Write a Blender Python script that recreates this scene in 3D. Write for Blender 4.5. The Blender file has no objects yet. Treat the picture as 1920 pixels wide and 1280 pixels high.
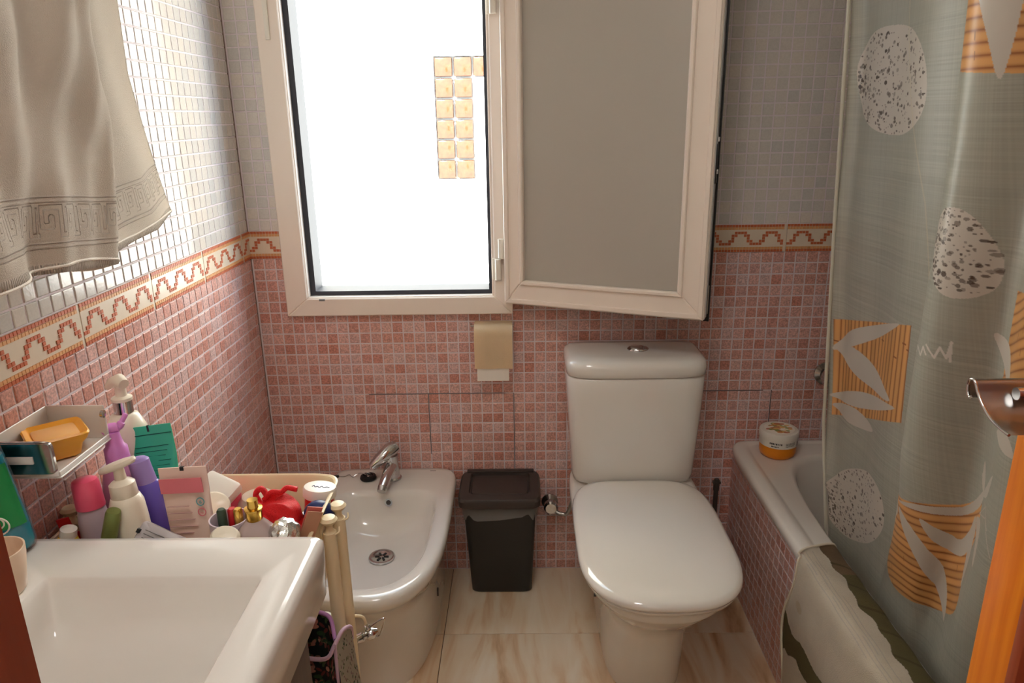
import bpy, bmesh, math, random
import numpy as np
from mathutils import Vector, Matrix
random.seed(7); rng = np.random.RandomState(5)
SC = bpy.context.scene
COL = SC.collection
c = 0.03125                      # side of one mosaic cell (eight to a 25 cm wall tile)
PI = math.pi

# ------------------------------------------------------------------ camera
cam_d = bpy.data.cameras.new('camera'); cam = bpy.data.objects.new('camera', cam_d); COL.objects.link(cam)
yaw, pitch, roll, fpx = -.0148, .3013, -.0164, 1359.19
F = Vector((math.sin(yaw)*math.cos(pitch), math.cos(yaw)*math.cos(pitch), -math.sin(pitch)))
R = F.cross(Vector((0, 0, 1))).normalized(); U = R.cross(F)
R2 = R*math.cos(roll)+U*math.sin(roll); U2 = U*math.cos(roll)-R*math.sin(roll)
M = Matrix((R2, U2, -F)).transposed().to_4x4(); M.translation = Vector((.75098, -1.98058, 1.36640))
cam.matrix_world = M
cam_d.sensor_width = 36; cam_d.lens = fpx/1920*36; cam_d.clip_start = .02
SC.camera = cam

# ------------------------------------------------------------------ world, sun, added fill lights, exposure
def lin(r, g=None, b=None):
    if g is None: r, g, b = r
    f = lambda v: (v/255/12.92 if v/255 <= .04045 else ((v/255+.055)/1.055)**2.4)
    return (f(r), f(g), f(b), 1)
W = bpy.data.worlds.new('sky'); SC.world = W; W.use_nodes = True
W.node_tree.nodes['Background'].inputs[0].default_value = (.66, .84, 1.0, 1)
W.node_tree.nodes['Background'].inputs[1].default_value = 6.0
sd = bpy.data.lights.new('sun', 'SUN'); sd.energy = 34; sd.angle = .01; sd.color = (1, .98, .96)
so = bpy.data.objects.new('sun', sd); COL.objects.link(so)
so.rotation_euler = Vector((.25, .75, -.55)).to_track_quat('-Z', 'Y').to_euler()
ad = bpy.data.lights.new('hall_fill_light', 'AREA'); ad.energy = 7; ad.shape = 'RECTANGLE'; ad.size = .9; ad.size_y = .6; ad.color = (1, .96, .90)  # unseen fill light added behind the camera to brighten the room
ao = bpy.data.objects.new('hall_fill_light', ad); COL.objects.link(ao); ao.location = (.8, -2.75, 2.3)
ao.rotation_euler = (math.radians(25), 0, 0)
cd0 = bpy.data.lights.new('bathroom_fill_light', 'AREA'); cd0.energy = 6.5; cd0.shape = 'DISK'; cd0.size = .34; cd0.color = (1, .97, .94)  # unseen overhead fill, added to lift the washbasin, towel and curtain
co = bpy.data.objects.new('bathroom_fill_light', cd0); COL.objects.link(co); co.location = (.60, -1.48, 2.30)
SC.view_settings.view_transform = 'Standard'; SC.view_settings.look = 'None'
SC.view_settings.exposure = 0.0; SC.view_settings.gamma = 1; SC.view_settings.use_curve_mapping = False
try:
    SC.cycles.use_denoising = True; SC.cycles.max_bounces = 10; SC.cycles.diffuse_bounces = 6
    SC.cycles.transparent_max_bounces = 12; SC.cycles.sample_clamp_indirect = 6
    SC.cycles.caustics_reflective = False; SC.cycles.caustics_refractive = False
except Exception: pass

# ------------------------------------------------------------------ material helpers
MATS = {}
def _new(name):
    m = bpy.data.materials.new(name); m.use_nodes = True
    nt = m.node_tree; return m, nt, nt.nodes['Principled BSDF']
def mat(name, col, rough=.5, metal=0, var=.05, nscale=30, bump=0, bscale=200, trans=0, coat=0, alpha=1, sss=0, ior=1.45):
    """principled with gentle procedural colour variation and optional bump"""
    if name in MATS: return MATS[name]
    m, nt, b = _new(name)
    tc = nt.nodes.new('ShaderNodeTexCoord'); n = nt.nodes.new('ShaderNodeTexNoise'); n.inputs['Scale'].default_value = nscale
    nt.links.new(tc.outputs['Object'], n.inputs['Vector'])
    mx = nt.nodes.new('ShaderNodeMix'); mx.data_type = 'RGBA'
    cl = lin(col); mx.inputs[6].default_value = tuple(v*(1-var) for v in cl[:3])+(1,)
    mx.inputs[7].default_value = tuple(min(1, v*(1+var)) for v in cl[:3])+(1,)
    nt.links.new(n.outputs['Fac'], mx.inputs[0]); nt.links.new(mx.outputs[2], b.inputs['Base Color'])
    b.inputs['Roughness'].default_value = rough; b.inputs['Metallic'].default_value = metal
    b.inputs['Transmission Weight'].default_value = trans; b.inputs['Coat Weight'].default_value = coat
    b.inputs['Coat Roughness'].default_value = .05; b.inputs['Alpha'].default_value = alpha; b.inputs['IOR'].default_value = ior
    if sss: b.inputs['Subsurface Weight'].default_value = sss; b.inputs['Subsurface Radius'].default_value = (.02, .01, .005)
    if bump:
        n2 = nt.nodes.new('ShaderNodeTexNoise'); n2.inputs['Scale'].default_value = bscale; n2.inputs['Detail'].default_value = 4
        nt.links.new(tc.outputs['Object'], n2.inputs['Vector'])
        bp = nt.nodes.new('ShaderNodeBump'); bp.inputs['Strength'].default_value = bump; bp.inputs['Distance'].default_value = .002
        nt.links.new(n2.outputs['Fac'], bp.inputs['Height']); nt.links.new(bp.outputs[0], b.inputs['Normal'])
    MATS[name] = m; return m

def mosaic_mat(name, cols, rough, mottled, grout_bias=0):
    """each cell takes a colour of its own from its position in the wall; fine mottling on top"""
    m, nt, b = _new(name)
    g = nt.nodes.new('ShaderNodeNewGeometry'); oi = nt.nodes.new('ShaderNodeVectorMath'); oi.operation = 'SCALE'; oi.inputs['Scale'].default_value = 1/c
    nt.links.new(g.outputs['Position'], oi.inputs[0])
    sn = nt.nodes.new('ShaderNodeVectorMath'); sn.operation = 'ADD'
    sn.inputs[1].default_value = GR_OFF[name.split('|')[1]] if '|' in name else (0, 0, 0)
    nt.links.new(oi.outputs[0], sn.inputs[0])
    fl = nt.nodes.new('ShaderNodeVectorMath'); fl.operation = 'FLOOR'; nt.links.new(sn.outputs[0], fl.inputs[0])
    wn = nt.nodes.new('ShaderNodeTexWhiteNoise'); nt.links.new(fl.outputs[0], wn.inputs['Vector'])
    big = nt.nodes.new('ShaderNodeTexNoise'); big.inputs['Scale'].default_value = 4; nt.links.new(g.outputs['Position'], big.inputs['Vector'])
    cr = nt.nodes.new('ShaderNodeValToRGB'); els = cr.color_ramp.elements
    while len(els) < len(cols): els.new(.5)
    for i, col in enumerate(cols):
        els[i].position = i/(len(cols)-1); els[i].color = lin(col)
    add = nt.nodes.new('ShaderNodeMath'); add.operation = 'MULTIPLY_ADD'; add.inputs[1].default_value = .75
    mb = nt.nodes.new('ShaderNodeMath'); mb.operation = 'MULTIPLY'; mb.inputs[1].default_value = .25
    nt.links.new(big.outputs['Fac'], mb.inputs[0]); nt.links.new(wn.outputs['Value'], add.inputs[0]); nt.links.new(mb.outputs[0], add.inputs[2])
    nt.links.new(add.outputs[0], cr.inputs[0])
    fine = nt.nodes.new('ShaderNodeTexNoise'); fine.inputs['Scale'].default_value = 260; fine.inputs['Detail'].default_value = 3; nt.links.new(g.outputs['Position'], fine.inputs['Vector'])
    mr = nt.nodes.new('ShaderNodeMapRange'); mr.inputs['From Min'].default_value = .35; mr.inputs['From Max'].default_value = .65
    mr.inputs['To Min'].default_value = 1-mottled; mr.inputs['To Max'].default_value = 1+mottled
    nt.links.new(fine.outputs['Fac'], mr.inputs['Value'])
    mul = nt.nodes.new('ShaderNodeVectorMath'); mul.operation = 'SCALE'
    nt.links.new(cr.outputs[0], mul.inputs[0]); nt.links.new(mr.outputs[0], mul.inputs['Scale'])
    nt.links.new(mul.outputs[0], b.inputs['Base Color'])
    b.inputs['Roughness'].default_value = rough
    bp = nt.nodes.new('ShaderNodeBump'); bp.inputs['Strength'].default_value = .12; bp.inputs['Distance'].default_value = .001
    nt.links.new(fine.outputs['Fac'], bp.inputs['Height']); nt.links.new(bp.outputs[0], b.inputs['Normal'])
    return m

def wood_mat(name, c1, c2, rough, axis=2, coat=.3):
    m, nt, b = _new(name)
    tc = nt.nodes.new('ShaderNodeNewGeometry'); mp = nt.nodes.new('ShaderNodeMapping')
    s = [60, 60, 60]; s[axis] = 2.5; mp.inputs['Scale'].default_value = s
    nt.links.new(tc.outputs['Position'], mp.inputs['Vector'])
    n = nt.nodes.new('ShaderNodeTexNoise'); n.inputs['Scale'].default_value = 1.6; n.inputs['Detail'].default_value = 6; nt.links.new(mp.outputs[0], n.inputs['Vector'])
    cr = nt.nodes.new('ShaderNodeValToRGB'); cr.color_ramp.elements[0].position = .3; cr.color_ramp.elements[0].color = lin(c1)
    cr.color_ramp.elements[1].position = .7; cr.color_ramp.elements[1].color = lin(c2)
    nt.links.new(n.outputs['Fac'], cr.inputs[0]); nt.links.new(cr.outputs[0], b.inputs['Base Color'])
    b.inputs['Roughness'].default_value = rough; b.inputs['Coat Weight'].default_value = coat; b.inputs['Coat Roughness'].default_value = .2
    return m

# small painter for flat prints (made here from polygons, nothing is loaded)
class Canvas:
    def __init__(s, u0, u1, v0, v1, res, bg):
        s.u0, s.u1, s.v0, s.v1, s.res = u0, u1, v0, v1, res
        s.w = int(round((u1-u0)/res)); s.h = int(round((v1-v0)/res))
        s.a = np.zeros((s.h, s.w, 4), np.float32); s.a[...] = bg
        s.X, s.Y = np.meshgrid(u0+(np.arange(s.w)+.5)*res, v0+(np.arange(s.h)+.5)*res)
    def mask(s, pts):
        pts = np.array(pts, float); out = np.zeros((s.h, s.w), bool); j = len(pts)-1
        for i in range(len(pts)):
            xi, yi = pts[i]; xj, yj = pts[j]
            if yi != yj:
                out ^= ((s.Y < yi) != (s.Y < yj)) & (s.X < (xj-xi)*(s.Y-yi)/(yj-yi)+xi)
            j = i
        return out
    def put(s, m, col, a=1.0):
        col = np.array(col, np.float32)
        if len(col) == 3: col = np.append(col, 1)
        if col.ndim == 1: s.a[m] = s.a[m]*(1-a)+col*a
    def dot(s, x, y, w, h, col, a=1.0, ang=0.):
        R = max(w, h); i0, i1 = max(0, int((x-R-s.u0)/s.res)-1), min(s.w, int((x+R-s.u0)/s.res)+2)
        j0, j1 = max(0, int((y-R-s.v0)/s.res)-1), min(s.h, int((y+R-s.v0)/s.res)+2)
        if i1 <= i0 or j1 <= j0: return
        X, Y = s.X[j0:j1, i0:i1]-x, s.Y[j0:j1, i0:i1]-y; ca, sa = math.cos(ang), math.sin(ang)
        m = ((X*ca+Y*sa)/w)**2+((Y*ca-X*sa)/h)**2 < 1; sub = s.a[j0:j1, i0:i1]
        sub[m] = sub[m]*(1-a)+np.array(tuple(col)[:3]+(1,), np.float32)*a
    def line(s, pts, w, col, a=1.0):
        m = np.zeros((s.h, s.w), bool)
        for (x0, y0), (x1, y1) in zip(pts[:-1], pts[1:]):
            dx, dy = x1-x0, y1-y0; L = dx*dx+dy*dy+1e-12
            t = np.clip(((s.X-x0)*dx+(s.Y-y0)*dy)/L, 0, 1)
            m |= (s.X-x0-t*dx)**2+(s.Y-y0-t*dy)**2 < (w/2)**2
        s.put(m, col, a)
    def image(s, name, raw=False):
        im = bpy.data.images.new(name, s.w, s.h, alpha=True)
        if raw: im.colorspace_settings.name = 'Non-Color'
        im.pixels.foreach_set(np.clip(s.a, 0, 1).ravel().astype(np.float32)); im.update(); im.pack(); return im
def smooth_pts(pts, n=6):
    """closed Catmull-Rom through the points"""
    P = [np.array(p, float) for p in pts]; out = []; N = len(P)
    for i in range(N):
        p0, p1, p2, p3 = P[i-1], P[i], P[(i+1) % N], P[(i+2) % N]
        for k in range(n):
            t = k/n
            out.append(.5*((2*p1)+(-p0+p2)*t+(2*p0-5*p1+4*p2-p3)*t*t+(-p0+3*p1-3*p2+p3)*t**3))
    return out
def s255(*v): return tuple(x/255 for x in v)
def img_mat(name, im, rough, bump_im=None, bdist=.002, terry=0, weave=False, transl=0, alpha=1.0, terry_scale=900):
    m, nt, b = _new(name)
    tx = None
    if im:
        tx = nt.nodes.new('ShaderNodeTexImage'); tx.image = im; tx.extension = 'EXTEND'
        nt.links.new(tx.outputs['Color'], b.inputs['Base Color'])
    b.inputs['Roughness'].default_value = rough
    last = None
    g = nt.nodes.new('ShaderNodeNewGeometry')
    if terry:
        n = nt.nodes.new('ShaderNodeTexNoise'); n.inputs['Scale'].default_value = terry_scale; n.inputs['Detail'].default_value = 3
        nt.links.new(g.outputs['Position'], n.inputs['Vector'])
        bp = nt.nodes.new('ShaderNodeBump'); bp.inputs['Strength'].default_value = terry; bp.inputs['Distance'].default_value = .003
        nt.links.new(n.outputs['Fac'], bp.inputs['Height']); last = bp
    if bump_im:
        t2 = nt.nodes.new('ShaderNodeTexImage'); t2.image = bump_im; t2.extension = 'EXTEND'
        bp = nt.nodes.new('ShaderNodeBump'); bp.inputs['Strength'].default_value = 1; bp.inputs['Distance'].default_value = bdist
        nt.links.new(t2.outputs['Color'], bp.inputs['Height'])
        if last: nt.links.new(last.outputs[0], bp.inputs['Normal'])
        last = bp
    if last: nt.links.new(last.outputs[0], b.inputs['Normal'])
    return m, nt, b, tx

# ------------------------------------------------------------------ object helpers
def link(name, me, mats=(), parent=None, smooth=False, loc=None, rot=None):
    o = bpy.data.objects.new(name, me)
    COL.objects.link(o)
    for m in (mats if isinstance(mats, (list, tuple)) else [mats]):
        if m: me.materials.append(m)
    if smooth:
        me.polygons.foreach_set('use_smooth', [True]*len(me.polygons))
    if parent: o.parent = parent
    if loc: o.location = loc
    if rot: o.rotation_euler = rot
    return o
def obj(name, bm, mats, parent=None, smooth=False, auto=None, **k):
    bmesh.ops.recalc_face_normals(bm, faces=bm.faces)
    if auto is not None:
        for f in bm.faces: f.smooth = True
        for e in bm.edges:
            if len(e.link_faces) == 2 and e.calc_face_angle(0) > auto: e.smooth = False
    me = bpy.data.meshes.new(name); bm.to_mesh(me); bm.free()
    o = link(name, me, mats, parent, smooth and auto is None, **k)
    return o
def empty(name, loc=(0, 0, 0), rot=(0, 0, 0), parent=None):
    o = bpy.data.objects.new(name, None); COL.objects.link(o); o.location = loc; o.rotation_euler = rot
    o.empty_display_size = .05
    if parent: o.parent = parent
    return o
def tag(o, label=None, cat=None, group=None, kind=None):
    if label: o['label'] = label
    if cat: o['category'] = cat
    if group: o['group'] = group
    if kind: o['kind'] = kind
    return o
def thing(name, label, cat, loc=(0, 0, 0), rot=(0, 0, 0), group=None):
    return tag(empty(name, loc, rot), label, cat, group)
def abox(bm, x0, x1, y0, y1, z0, z1, bev=0, seg=2, mi=0):
    vs = [bm.verts.new(p) for p in ((x0, y0, z0), (x1, y0, z0), (x1, y1, z0), (x0, y1, z0), (x0, y0, z1), (x1, y0, z1), (x1, y1, z1), (x0, y1, z1))]
    fs = [bm.faces.new([vs[i] for i in q]) for q in ((3, 2, 1, 0), (4, 5, 6, 7), (0, 1, 5, 4), (1, 2, 6, 5), (2, 3, 7, 6), (3, 0, 4, 7))]
    for f in fs: f.material_index = mi
    if bev:
        es = list({e for f in fs for e in f.edges})
        r = bmesh.ops.bevel(bm, geom=es, offset=bev, segments=seg, affect='EDGES', profile=.5)
        for f in r['faces']: f.material_index = mi
    return vs
def box(name, x0, x1, y0, y1, z0, z1, m, parent=None, bev=0, seg=2, **k):
    bm = bmesh.new(); abox(bm, x0, x1, y0, y1, z0, z1, bev, seg)
    return obj(name, bm, m, parent, auto=.6 if bev else None, **k)
def loft(bm, rings, cap0=True, cap1=True, closed=True, mi=0):
    V = [[bm.verts.new(p) for p in r] for r in rings]
    n = len(rings[0])
    for a, b in zip(V[:-1], V[1:]):
        for i in range(n if closed else n-1):
            f = bm.faces.new((a[i], a[(i+1) % n], b[(i+1) % n], b[i])); f.material_index = mi
    if cap0 and closed: bm.faces.new(V[0][::-1]).material_index = mi
    if cap1 and closed: bm.faces.new(V[-1]).material_index = mi
    return V
def circ(r, z, n=24, cx=0, cy=0, ry=None):
    ry = r if ry is None else ry
    return [(cx+r*math.cos(2*PI*i/n), cy+ry*math.sin(2*PI*i/n), z) for i in range(n)]
def lathe(bm, prof, n=24, cx=0, cy=0, sy=1.0, cap=True, mi=0):
    return loft(bm, [circ(max(r, 1e-5), z, n, cx, cy, max(r, 1e-5)*sy) for r, z in prof], cap, cap, mi=mi)
def lath(name, prof, m, parent=None, n=24, sy=1.0, cap=True, auto=.7, **k):
    bm = bmesh.new(); lathe(bm, prof, n, sy=sy, cap=cap); return obj(name, bm, m, parent, auto=auto, **k)
def tube(bm, pts, r, n=10, closed=False, mi=0):
    P = [Vector(p) for p in pts]; rings = []; N = len(P)
    rs = r if isinstance(r, (list, tuple)) else [r]*N
    up = None
    for i in range(N):
        if closed: d = (P[(i+1) % N]-P[i-1]).normalized()
        else: d = (P[min(i+1, N-1)]-P[max(i-1, 0)]).normalized()
        if up is None:
            up = Vector((0, 0, 1)) if abs(d.z) < .9 else Vector((1, 0, 0))
        s = d.cross(up).normalized(); up = s.cross(d).normalized()
        rings.append([P[i]+(s*math.cos(2*PI*k/n)+up*math.sin(2*PI*k/n))*rs[i] for k in range(n)])
    if closed: rings.append(rings[0])
    return loft(bm, rings, not closed, not closed, mi=mi)
def tub(name, pts, r, m, parent=None, n=10, closed=False, **k):
    bm = bmesh.new(); tube(bm, pts, r, n, closed); bmesh.ops.remove_doubles(bm, verts=bm.verts, dist=1e-6)
    return obj(name, bm, m, parent, auto=.8, **k)
def srect(x0, x1, y0, y1, z, e=5, eb=None, n=56):
    """super-ellipse ring; eb = squareness of the +y half"""
    cx, cy, a, b = (x0+x1)/2, (y0+y1)/2, (x1-x0)/2, (y1-y0)/2; out = []
    for i in range(n):
        t = 2*PI*i/n; ct, st = math.cos(t), math.sin(t)
        ee = e if st < 0 else (eb or e)
        out.append((cx+a*math.copysign(abs(ct)**(2/ee), ct), cy+b*math.copysign(abs(st)**(2/ee), st), z))
    return out
def dring(cx, hw, y0, y1, z, yc=None, ef=2.4, eb=7, n=64):
    """toilet/bidet outline: flat back at y0, rounded front at y1 (y1<y0), widest at yc"""
    yc = (y0*.55+y1*.45) if yc is None else yc; out = []
    for i in range(n):
        t = 2*PI*i/n; ct, st = math.cos(t), math.sin(t)
        if st >= 0: e, b = eb, y0-yc
        else: e, b = ef, yc-y1
        ex = eb if st >= 0 else ef
        out.append((cx+hw*math.copysign(abs(ct)**(2/ex), ct), yc+b*math.copysign(abs(st)**(2/e), st), z))
    return out
def bez(p, n=12):
    """Catmull-Rom open curve"""
    P = [Vector(q) for q in p]; P = [2*P[0]-P[1]]+P+[2*P[-1]-P[-2]]; out = []
    for i in range(1, len(P)-2):
        for k in range(n):
            t = k/n; p0, p1, p2, p3 = P[i-1:i+3]
            out.append(.5*((2*p1)+(-p0+p2)*t+(2*p0-5*p1+4*p2-p3)*t*t+(-p0+3*p1-3*p2+p3)*t**3))
    out.append(P[-2]); return out
def text(name, body, size, m, parent, loc, rot=(PI/2, 0, 0), depth=.0003, align='CENTER'):
    cu = bpy.data.curves.new(name, 'FONT'); cu.body = body; cu.size = size; cu.extrude = depth; cu.align_x = align; cu.resolution_u = 3
    t = bpy.data.objects.new('tmp', cu); COL.objects.link(t)
    bpy.context.view_layer.update()
    me = bpy.data.meshes.new_from_object(t.evaluated_get(bpy.context.evaluated_depsgraph_get()))
    bpy.data.objects.remove(t)
    return link(name, me, m, parent, loc=loc, rot=rot)

# ------------------------------------------------------------------ materials
GR_OFF = {'back': (-7.174, 0.5, 0), 'left': (.5, 9.69, 0), 'panel': (.5, 9.69, .04), 'backg': (-7.174, .5, .5744), 'leftg': (.5, 9.69, .5744), 'panelg': (0, 0, 0)}
PINK = [(222, 194, 188), (208, 166, 156), (200, 146, 132), (214, 174, 166), (196, 134, 118), (210, 180, 176), (188, 118, 100)]
GREY = [(206, 204, 198), (214, 208, 200), (202, 200, 196), (216, 208, 198), (208, 204, 200)]
def mos(sfx): return (mosaic_mat('pink mosaic|'+sfx, PINK, .30, .26), mosaic_mat('grey mosaic|'+sfx+'g', GREY, .12, .04))
grout = mat('grout', (222, 212, 216), .85, var=.08, nscale=60, bump=.3)
joint_shade_mat = mat('joint shadow', (70, 58, 54), .9)
ceramic = mat('white ceramic', (226, 222, 215), .12, var=.015, nscale=8, coat=.5)
ceramic2 = mat('bath enamel', (224, 219, 210), .18, var=.02, nscale=8, coat=.4)
chrome = mat('chrome', (205, 205, 205), .12, metal=1, var=.02)
brushed = mat('brushed steel', (190, 188, 185), .28, metal=1, var=.03, nscale=200)
gold = mat('gold plastic', (222, 180, 90), .2, metal=1)
silver = mat('crumpled foil', (225, 225, 222), .25, metal=1, bump=1, bscale=90)
framew = mat('cream lacquered frame', (238, 226, 214), .35, var=.02, nscale=10)
rubber = mat('dark grey rubber', (52, 54, 62), .6)
black = mat('black plastic', (24, 24, 24), .4)
cream = mat('cream plastic', (232, 214, 176), .38, var=.03, nscale=12)
white_pl = mat('white plastic', (232, 226, 214), .35, var=.02)
bincol = mat('dark brown bin plastic', (62, 54, 50), .45, var=.05)
binbody = mat('dark grey bin plastic', (44, 44, 42), .5, var=.05)
bagm = mat('clear bin liner', (150, 150, 152), .3, alpha=.55)
paint = mat('white wall paint', (226, 222, 214), .8)
darkwood = wood_mat('dark red wood', (140, 54, 28), (168, 74, 42), .4)
orangewood = wood_mat('orange varnished pine', (226, 118, 16), (244, 146, 34), .4, coat=.1)
cabwood = wood_mat('dark wenge wood', (52, 32, 24), (76, 50, 38), .45)
red = mat('red plastic', (200, 30, 36), .35); navy = mat('navy plastic', (24, 40, 96), .4)
blackprint = mat('black print', (30, 28, 30), .6); greyprint = mat('grey print', (120, 120, 118), .6)

# ------------------------------------------------------------------ mosaic walls
def cushion(sx, sz, d=.0014, gap=.0017):
    """one mosaic square, proud of the grout, rounded edge; local x/z in the wall, -y out"""
    bm = bmesh.new(); hx, hz = sx/2-gap, sz/2-gap; e = .0018
    rings = [[(-hx, 0, -hz), (hx, 0, -hz), (hx, 0, hz), (-hx, 0, hz)],
             [(-hx+e*.3, -d*.7, -hz+e*.3), (hx-e*.3, -d*.7, -hz+e*.3), (hx-e*.3, -d*.7, hz-e*.3), (-hx+e*.3, -d*.7, hz-e*.3)],
             [(-hx+e, -d, -hz+e), (hx-e, -d, -hz+e), (hx-e, -d, hz-e), (-hx+e, -d, hz-e)]]
    loft(bm, rings, False, True)
    bmesh.ops.recalc_face_normals(bm, faces=bm.faces)
    me = bpy.data.meshes.new('tile'); bm.to_mesh(me); bm.free(); return me
def mosaic(wall, cells, mats, rotz, limit=300, keyf=None, part_name='tile', depth=.0014, gap=.0017):
    """cells: (origin xyz, sx, sz, matindex). nearest `limit` become tile objects, the rest one joined part"""
    cells = sorted(cells, key=keyf); cache = {}
    rest_v, rest_f, rest_m = [], [], []
    cz, sz_ = math.cos(rotz), math.sin(rotz)
    for k, (o, sx, sz, mi) in enumerate(cells):
        key = (round(sx, 4), round(sz, 4), mi)
        if key not in cache:
            me = cushion(sx, sz, depth, gap); me.materials.append(mats[mi]); cache[key] = me
        me = cache[key]; tx, tz = rng.normal(0, .006), rng.normal(0, .006)
        if k < limit:
            t = bpy.data.objects.new(part_name, me); COL.objects.link(t); t.parent = wall; t.location = o; t.rotation_euler = (tx, 0, rotz+tz)
        else:
            b0 = len(rest_v)
            for v in me.vertices:
                x, y, z = v.co; y2 = y+tx*z+tz*x
                rest_v.append((o[0]+x*cz-y2*sz_, o[1]+x*sz_+y2*cz, o[2]+z))
            for p in me.polygons:
                rest_f.append([b0+i for i in p.vertices]); rest_m.append(mi)
    if rest_v:
        me = bpy.data.meshes.new('mosaic'); me.from_pydata(rest_v, [], rest_f)
        o = link('mosaic', me, list(mats), wall); me.polygons.foreach_set('material_index', rest_m)
        o['kind'] = 'stuff'; return o
def split(lo, hi, seam, step):
    """cell edges between lo and hi with a boundary at seam"""
    e = []; k = math.ceil((lo-seam)/step-1e-6); e.append(lo)
    while seam+k*step < hi-1e-6:
        v = seam+k*step
        if v > lo+.004: e.append(v)
        k += 1
    e.append(hi); return [(a, b) for a, b in zip(e[:-1], e[1:]) if b-a > .006]
ZB, ZT, ZC = 1.0, 1.0758, 2.42
def rowspans():
    r = [(ZB-(k+1)*c, ZB-k*c, 0) for k in range(32)]
    r += [(ZT+k*c, ZT+(k+1)*c, 1) for k in range(int((ZC-ZT)/c))]
    return r
ROWS = rowspans()
chip_o = mat('terracotta chips', (192, 100, 60), .45, var=.15, nscale=300)
chip_y = mat('ochre chips', (214, 158, 104), .45, var=.15, nscale=300)
chip_w = mat('cream border glaze', (222, 208, 188), .25, var=.04)
def border_mesh(length):
    """listello: cream strip, ochre and terracotta chip lines, stepped zigzag of proud chips; starts at local x=0"""
    bm = bmesh.new(); abox(bm, .0006, length-.0006, -.003, .001, .0008, ZT-ZB-.0008, .0008, 1, mi=2)
    nx, nz = 30, 10; wx, wz = .25/nx, (ZT-ZB)/nz
    def chip(i, j, mi):
        x0 = i*wx+.0005
        if x0+wx > length-.0005: return
        z0 = j*wz; g = .0004; d = .0042
        a = [(x0+g, -.003, z0+g), (x0+wx-g, -.003, z0+g), (x0+wx-g, -.003, z0+wz-g), (x0+g, -.003, z0+wz-g)]
        b = [(x0+g*2, -d, z0+g*2), (x0+wx-g*2, -d, z0+g*2), (x0+wx-g*2, -d, z0+wz-g*2), (x0+g*2, -d, z0+wz-g*2)]
        loft(bm, [a, b], False, True, mi=mi)
    for i in range(nx):
        for j, mi in ((0, 0), (.93, 1), (8.07, 1), (9, 0)): chip(i, j, mi)
    base = 2.5
    prof = {0: [0], 1: [0, 1], 2: [1, 2, 3], 3: [3, 4], 4: [4], 5: [4], 6: [3, 4], 7: [1, 2, 3], 8: [0, 1], 9: [0]}
    for i in range(nx):
        for h in prof[i % 10]: chip(i, base+h, 0)
    bmesh.ops.recalc_face_normals(bm, faces=bm.faces)
    me = bpy.data.meshes.new('border_tile'); bm.to_mesh(me); bm.free()
    for m in (chip_o, chip_y, chip_w): me.materials.append(m)
    return me
BM_FULL = border_mesh(.25)
def add_border(wall, p, rotz, length=.25):
    t = bpy.data.objects.new('border_tile', BM_FULL if length >= .2499 else border_mesh(length)); COL.objects.link(t)
    t.parent = wall; t.location = p; t.rotation_euler = (0, 0, rotz)

XR, XW = 2.07, .0        # right wall, left wall
FX0, FX1, FZ0, FZ1 = .095, .726, .84, 1.98      # window frame outside edges
OX0, OX1, OZ0 = .12, .70, .865
def slab(name, boxes, m, bm=None):
    bm = bmesh.new()
    for b in boxes: abox(bm, *b)
    o = obj(name, bm, m); tag(o, kind='structure'); return o
wall_back = slab('wall_back', [(-.2, OX0, 0, .12, -.1, ZC), (OX1, XR+.2, 0, .12, -.1, ZC), (OX0, OX1, 0, .12, -.1, OZ0), (OX0, OX1, 0, .12, FZ1-.04, ZC)], grout)
wall_back['label'] = 'back wall with pink and grey mosaic squares around the window'
wall_left = slab('wall_left', [(-.2, 0, -3.4, 0, -.1, ZC)], grout)
wall_left['label'] = 'left wall with pink mosaic below and glossy grey mosaic above the border'
wall_right = slab('wall_right', [(XR, XR+.2, -3.4, 0, -.1, ZC)], grout)
ceiling = slab('ceiling', [(-.2, XR+.2, -3.6, .25, ZC, ZC+.2)], paint)
floor_ = slab('floor', [(-.2, XR+.2, -3.6, .0, -.1, -.004)], mat('floor joint', (110, 84, 62), .8)); floor_['label'] = 'floor of beige veined stone-look tiles'

# back wall cells
seam = 7.174*c; cellsB = []
for z0, z1, mi in ROWS:
    for x0, x1 in split(.0, XR, seam, c):
        cx, cz_ = (x0+x1)/2, (z0+z1)/2
        if FX0+.012 < cx < FX1-.012 and FZ0+.012 < cz_ < FZ1: continue
        cellsB.append(((cx, 0, cz_), x1-x0, z1-z0, mi))
CP = Vector((.751, -1.98, 1.366))
HID = lambda o: (.86 < o[0] < 1.24 and o[2] < .74) or (.57 < o[0] < .79 and o[2] < .33) or (o[0] < .55 and o[2] < .34) or (o[0] > 1.39 and o[2] < .43) or (o[0] > 1.56) or o[2] > 1.6 or (.75 < o[0] < 1.3 and o[2] > .9)
pb, gb = mos('back')
mosaic(wall_back, cellsB, (pb, gb), 0, 300, lambda q: (HID(q[0]), abs(q[0][2]-.85)*.8+abs(q[0][0]-.75)*.5))
add_border(wall_back, (0, 0, ZB), 0, .0999)
for k in range(3, 8):
    x = seam+8*c*k
    if k == 3: continue
    add_border(wall_back, (x-.25+.25, 0, ZB), 0, min(.25, XR-x))
add_border(wall_back, (.726, 0, ZB), 0, seam+8*c*3-.726)
add_border(wall_back, (seam+8*c*3, 0, ZB), 0)
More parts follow.
